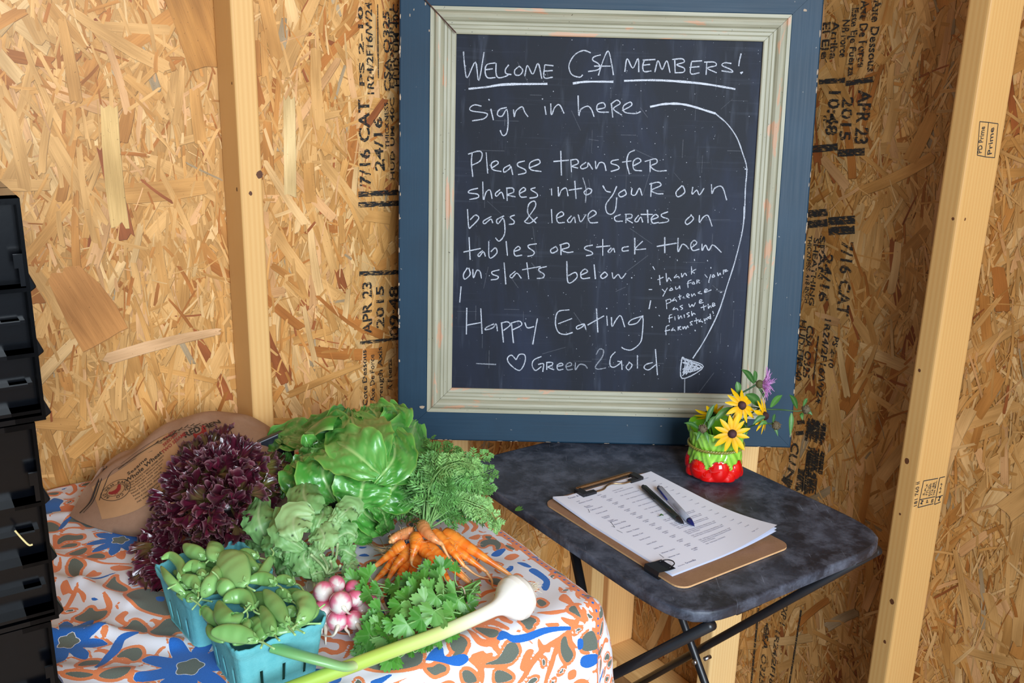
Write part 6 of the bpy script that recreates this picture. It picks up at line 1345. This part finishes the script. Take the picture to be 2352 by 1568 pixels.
def pod(label, path, hw, h, tone, seed, group, flatn=.55, stem=True, bumps=1.0, cy=None):
    r = random.Random(seed); hs = [q + .007 for q in (h if hasattr(h, '__len__') else [h] * len(path))]
    P = smooth_path([at(*C5(x, y), q) for (x, y), q in zip(path, hs)], 7); n = len(P); W = hw / 4.261 / 1480
    t = thing('pea_pod', label, 'pea pod', P[n // 2], group); A = lerp(p0c, p1c, tone) if tone <= 1 else lerp(p1c, p2c, tone - 1)
    view = (O0 - P[n // 2]).normalized(); fl = (view + V((r.gauss(0, .25), r.gauss(0, .25), r.gauss(0, .2)))).normalized()
    v, c = [], []
    for i in range(n):
        u = i / (n - 1); tg = (P[min(i + 1, n - 1)] - P[max(i - 1, 0)]).normalized(); a = (fl - tg * fl.dot(tg)).normalized(); b = tg.cross(a)
        w = W * max(.06, math.sin(PI * min(1, max(0, (u * .94 + .03)))) ** .62); th = w * flatn * (1 + .05 * bumps * math.sin(u * 24 + seed))
        for k in range(16):
            q = 2 * PI * k / 16; v.append(P[i] + b * math.cos(q) * w + a * math.sin(q) * th * (1 + .0 * k))
            seam = abs(math.cos(q)) > .97; c.append(lerp(lerp(A, lerp(A, p2c, .35), .5 + .10 * math.sin(u * 24 + seed) + .3 * math.cos(q)), p0c, .55 if seam else 0))
    mb = MB(); mb.add(v, grid_faces(n, 16, True), c); f_ = tuple(range(16)); mb.f += [f_[::-1], tuple((n - 1) * 16 + k for k in f_)]; mb.mi += [0, 0]; mb.sm += [True, True]
    mb.build('pod', M_POD, t)
    if stem:
        e = P[-1]; d = (P[-1] - P[-3]).normalized(); x1 = d.orthogonal().normalized(); x2 = d.cross(x1); mb = MB()
        for k in range(5):
            a = 2 * PI * k / 5 + r.random(); q = (x1 * math.cos(a) + x2 * math.sin(a)); leaf(mb, [e - d * .001, e - d * .005 + q * .0040, e - d * .009 + q * .0075], -d + q, wshape(.0027, .4, .4, .05), 5, 3, col=lambda u, x: lerp(p0c, p2c, .35 + .3 * u))
        mb.build('calyx', M_POD, t)
        mb = MB(); tube(mb, smooth_path([e, e + d * .008 + UZ * .001, e + d * .018 + V((r.gauss(0, .003), r.gauss(0, .003), .002))], 4), .0012, 6, p2c); mb.build('stem', M_POD, t)
GR, GF = 'pea pods in the rear teal basket', 'pea pods in the front teal basket'
LR, LF_ = 'green pea pod heaped in the rear teal basket', 'plump green pea pod heaped in the front teal basket'
PODS = [
    (GR, LR, [(300, 700), (450, 760), (600, 740), (720, 690)], 60, .060, .5), (GR, LR, [(250, 480), (400, 520), (560, 500), (650, 520)], 65, .068, .3), (GR, LR, [(1120, 430), (1000, 480), (900, 470)], 60, .070, .4), (GR, LR, [(700, 420), (600, 380), (500, 360)], 60, .070, .5),
    (GR, LR, [(130, 355), (220, 322), (310, 400), (330, 500), (300, 570)], 42, .082, 1.0), (GR, LR, [(125, 430), (190, 530), (270, 620), (375, 715)], 38, [.082, .084, .080, .070], 1.1), (GR, LR, [(350, 215), (420, 270), (500, 310), (575, 350)], 62, .088, .8), (GR, LR, [(620, 190), (660, 250), (655, 330), (690, 380)], 78, .090, 1.1),
    (GR, 'widest flat pale green pea pod lying across the rear teal basket', [(735, 290), (800, 390), (860, 480), (960, 610)], 135, .096, 1.3), (GR, LR, [(660, 430), (650, 540), (590, 640), (530, 730)], 66, [.094, .092, .086, .078], 1.1), (GR, LR, [(330, 520), (400, 560), (470, 590), (490, 680)], 52, .084, .9), (GR, LR, [(830, 290), (930, 350), (1010, 430), (1100, 480)], 62, .082, .8), (GR, LR, [(880, 290), (970, 300), (1090, 345)], 44, .084, .5), (GR, LR, [(1040, 550), (1120, 490), (1180, 400), (1215, 330)], 48, .082, 1.2),
    (GR, LR, [(340, 470), (430, 420), (500, 440), (560, 400)], 50, .088, .9), (GR, LR, [(380, 770), (430, 735), (500, 750)], 38, .070, .6), (GR, LR, [(850, 700), (760, 640), (700, 560)], 66, [.082, .092, .096], 1.0), (GR, LR, [(480, 480), (530, 500), (560, 560)], 40, .09, 1.0),
    (GF, LF_, [(700, 900), (850, 1050), (1000, 1100)], 80, .062, .3), (GF, LF_, [(1050, 900), (1250, 980), (1450, 960)], 75, .064, .3), (GF, LF_, [(900, 800), (1100, 760), (1300, 800)], 70, .066, .3), (GF, LF_, [(600, 950), (680, 1060), (800, 1130)], 55, .062, .2), (GF, LF_, [(1300, 700), (1450, 720), (1600, 800)], 60, .066, .4),
    (GF, LF_, [(735, 770), (830, 725), (950, 730), (1030, 850)], 58, .088, .7), (GF, 'pea pod bent like a horseshoe on top of the front teal basket', [(690, 770), (720, 890), (810, 965), (925, 890)], 68, .090, .5), (GF, LF_, [(1135, 660), (1210, 760), (1290, 870), (1370, 1010)], 62, .094, .9), (GF, LF_, [(1105, 820), (1150, 930), (1195, 1020), (1240, 1100)], 60, .088, .7), (GF, 'crescent-shaped pea pod at the right rim of the front teal basket', [(1420, 690), (1530, 760), (1550, 870), (1465, 985)], 74, .092, 1.1),
    (GF, LF_, [(970, 575), (1080, 545), (1180, 560), (1260, 610)], 54, .092, .4), (GF, LF_, [(1235, 555), (1340, 555), (1440, 600)], 40, .084, .5), (GF, LF_, [(880, 640), (960, 690), (1010, 760), (1050, 830)], 46, .084, .4), (GF, 'pea pod lying flat along the front rim of the front teal basket', [(615, 1070), (760, 1075), (930, 1100), (1080, 1160)], 66, .086, .8), (GF, LF_, [(1000, 950), (1070, 1020), (1110, 1080), (1120, 1140)], 84, .078, .5), (GF, LF_, [(940, 1080), (960, 1010), (970, 940)], 38, .086, .9), (GF, LF_, [(700, 1010), (630, 940), (570, 880), (520, 830)], 44, .080, .6), (GF, LF_, [(1260, 950), (1340, 990), (1440, 1040)], 42, .078, .4), (GF, LF_, [(1250, 670), (1330, 700), (1410, 770)], 46, .084, .7), (GF, LF_, [(1340, 900), (1400, 870), (1450, 900)], 48, .080, .6), (GF, LF_, [(690, 1010), (770, 985), (870, 1020)], 44, .078, .4), (GF, LF_, [(1430, 1010), (1530, 950), (1630, 880)], 44, .076, .6), (GF, LF_, [(1230, 1080), (1360, 1040), (1500, 1010)], 48, .072, .3), (GF, LF_, [(830, 1190), (930, 1130), (1060, 1120)], 46, .070, .5), (GF, LF_, [(590, 1000), (640, 1090), (740, 1170)], 44, .074, .4), (GF, LF_, [(1560, 960), (1620, 880), (1640, 800)], 40, .076, .8), (GR, LR, [(200, 560), (280, 620), (400, 640)], 46, .072, .5), (GR, LR, [(280, 700), (400, 720), (520, 700)], 46, .068, .3), (GR, LR, [(1000, 400), (1080, 450), (1180, 440)], 42, .078, .7)]
for i, (g, lb, pth, hw, h, tn) in enumerate(PODS): pod(lb, pth, hw, h, tn, i + 1, g, flatn=.42 if hw > 100 else .62, stem=i not in (0, 1, 2, 3, 18, 19, 20, 21, 22, 41, 42, 43, 46, 47))
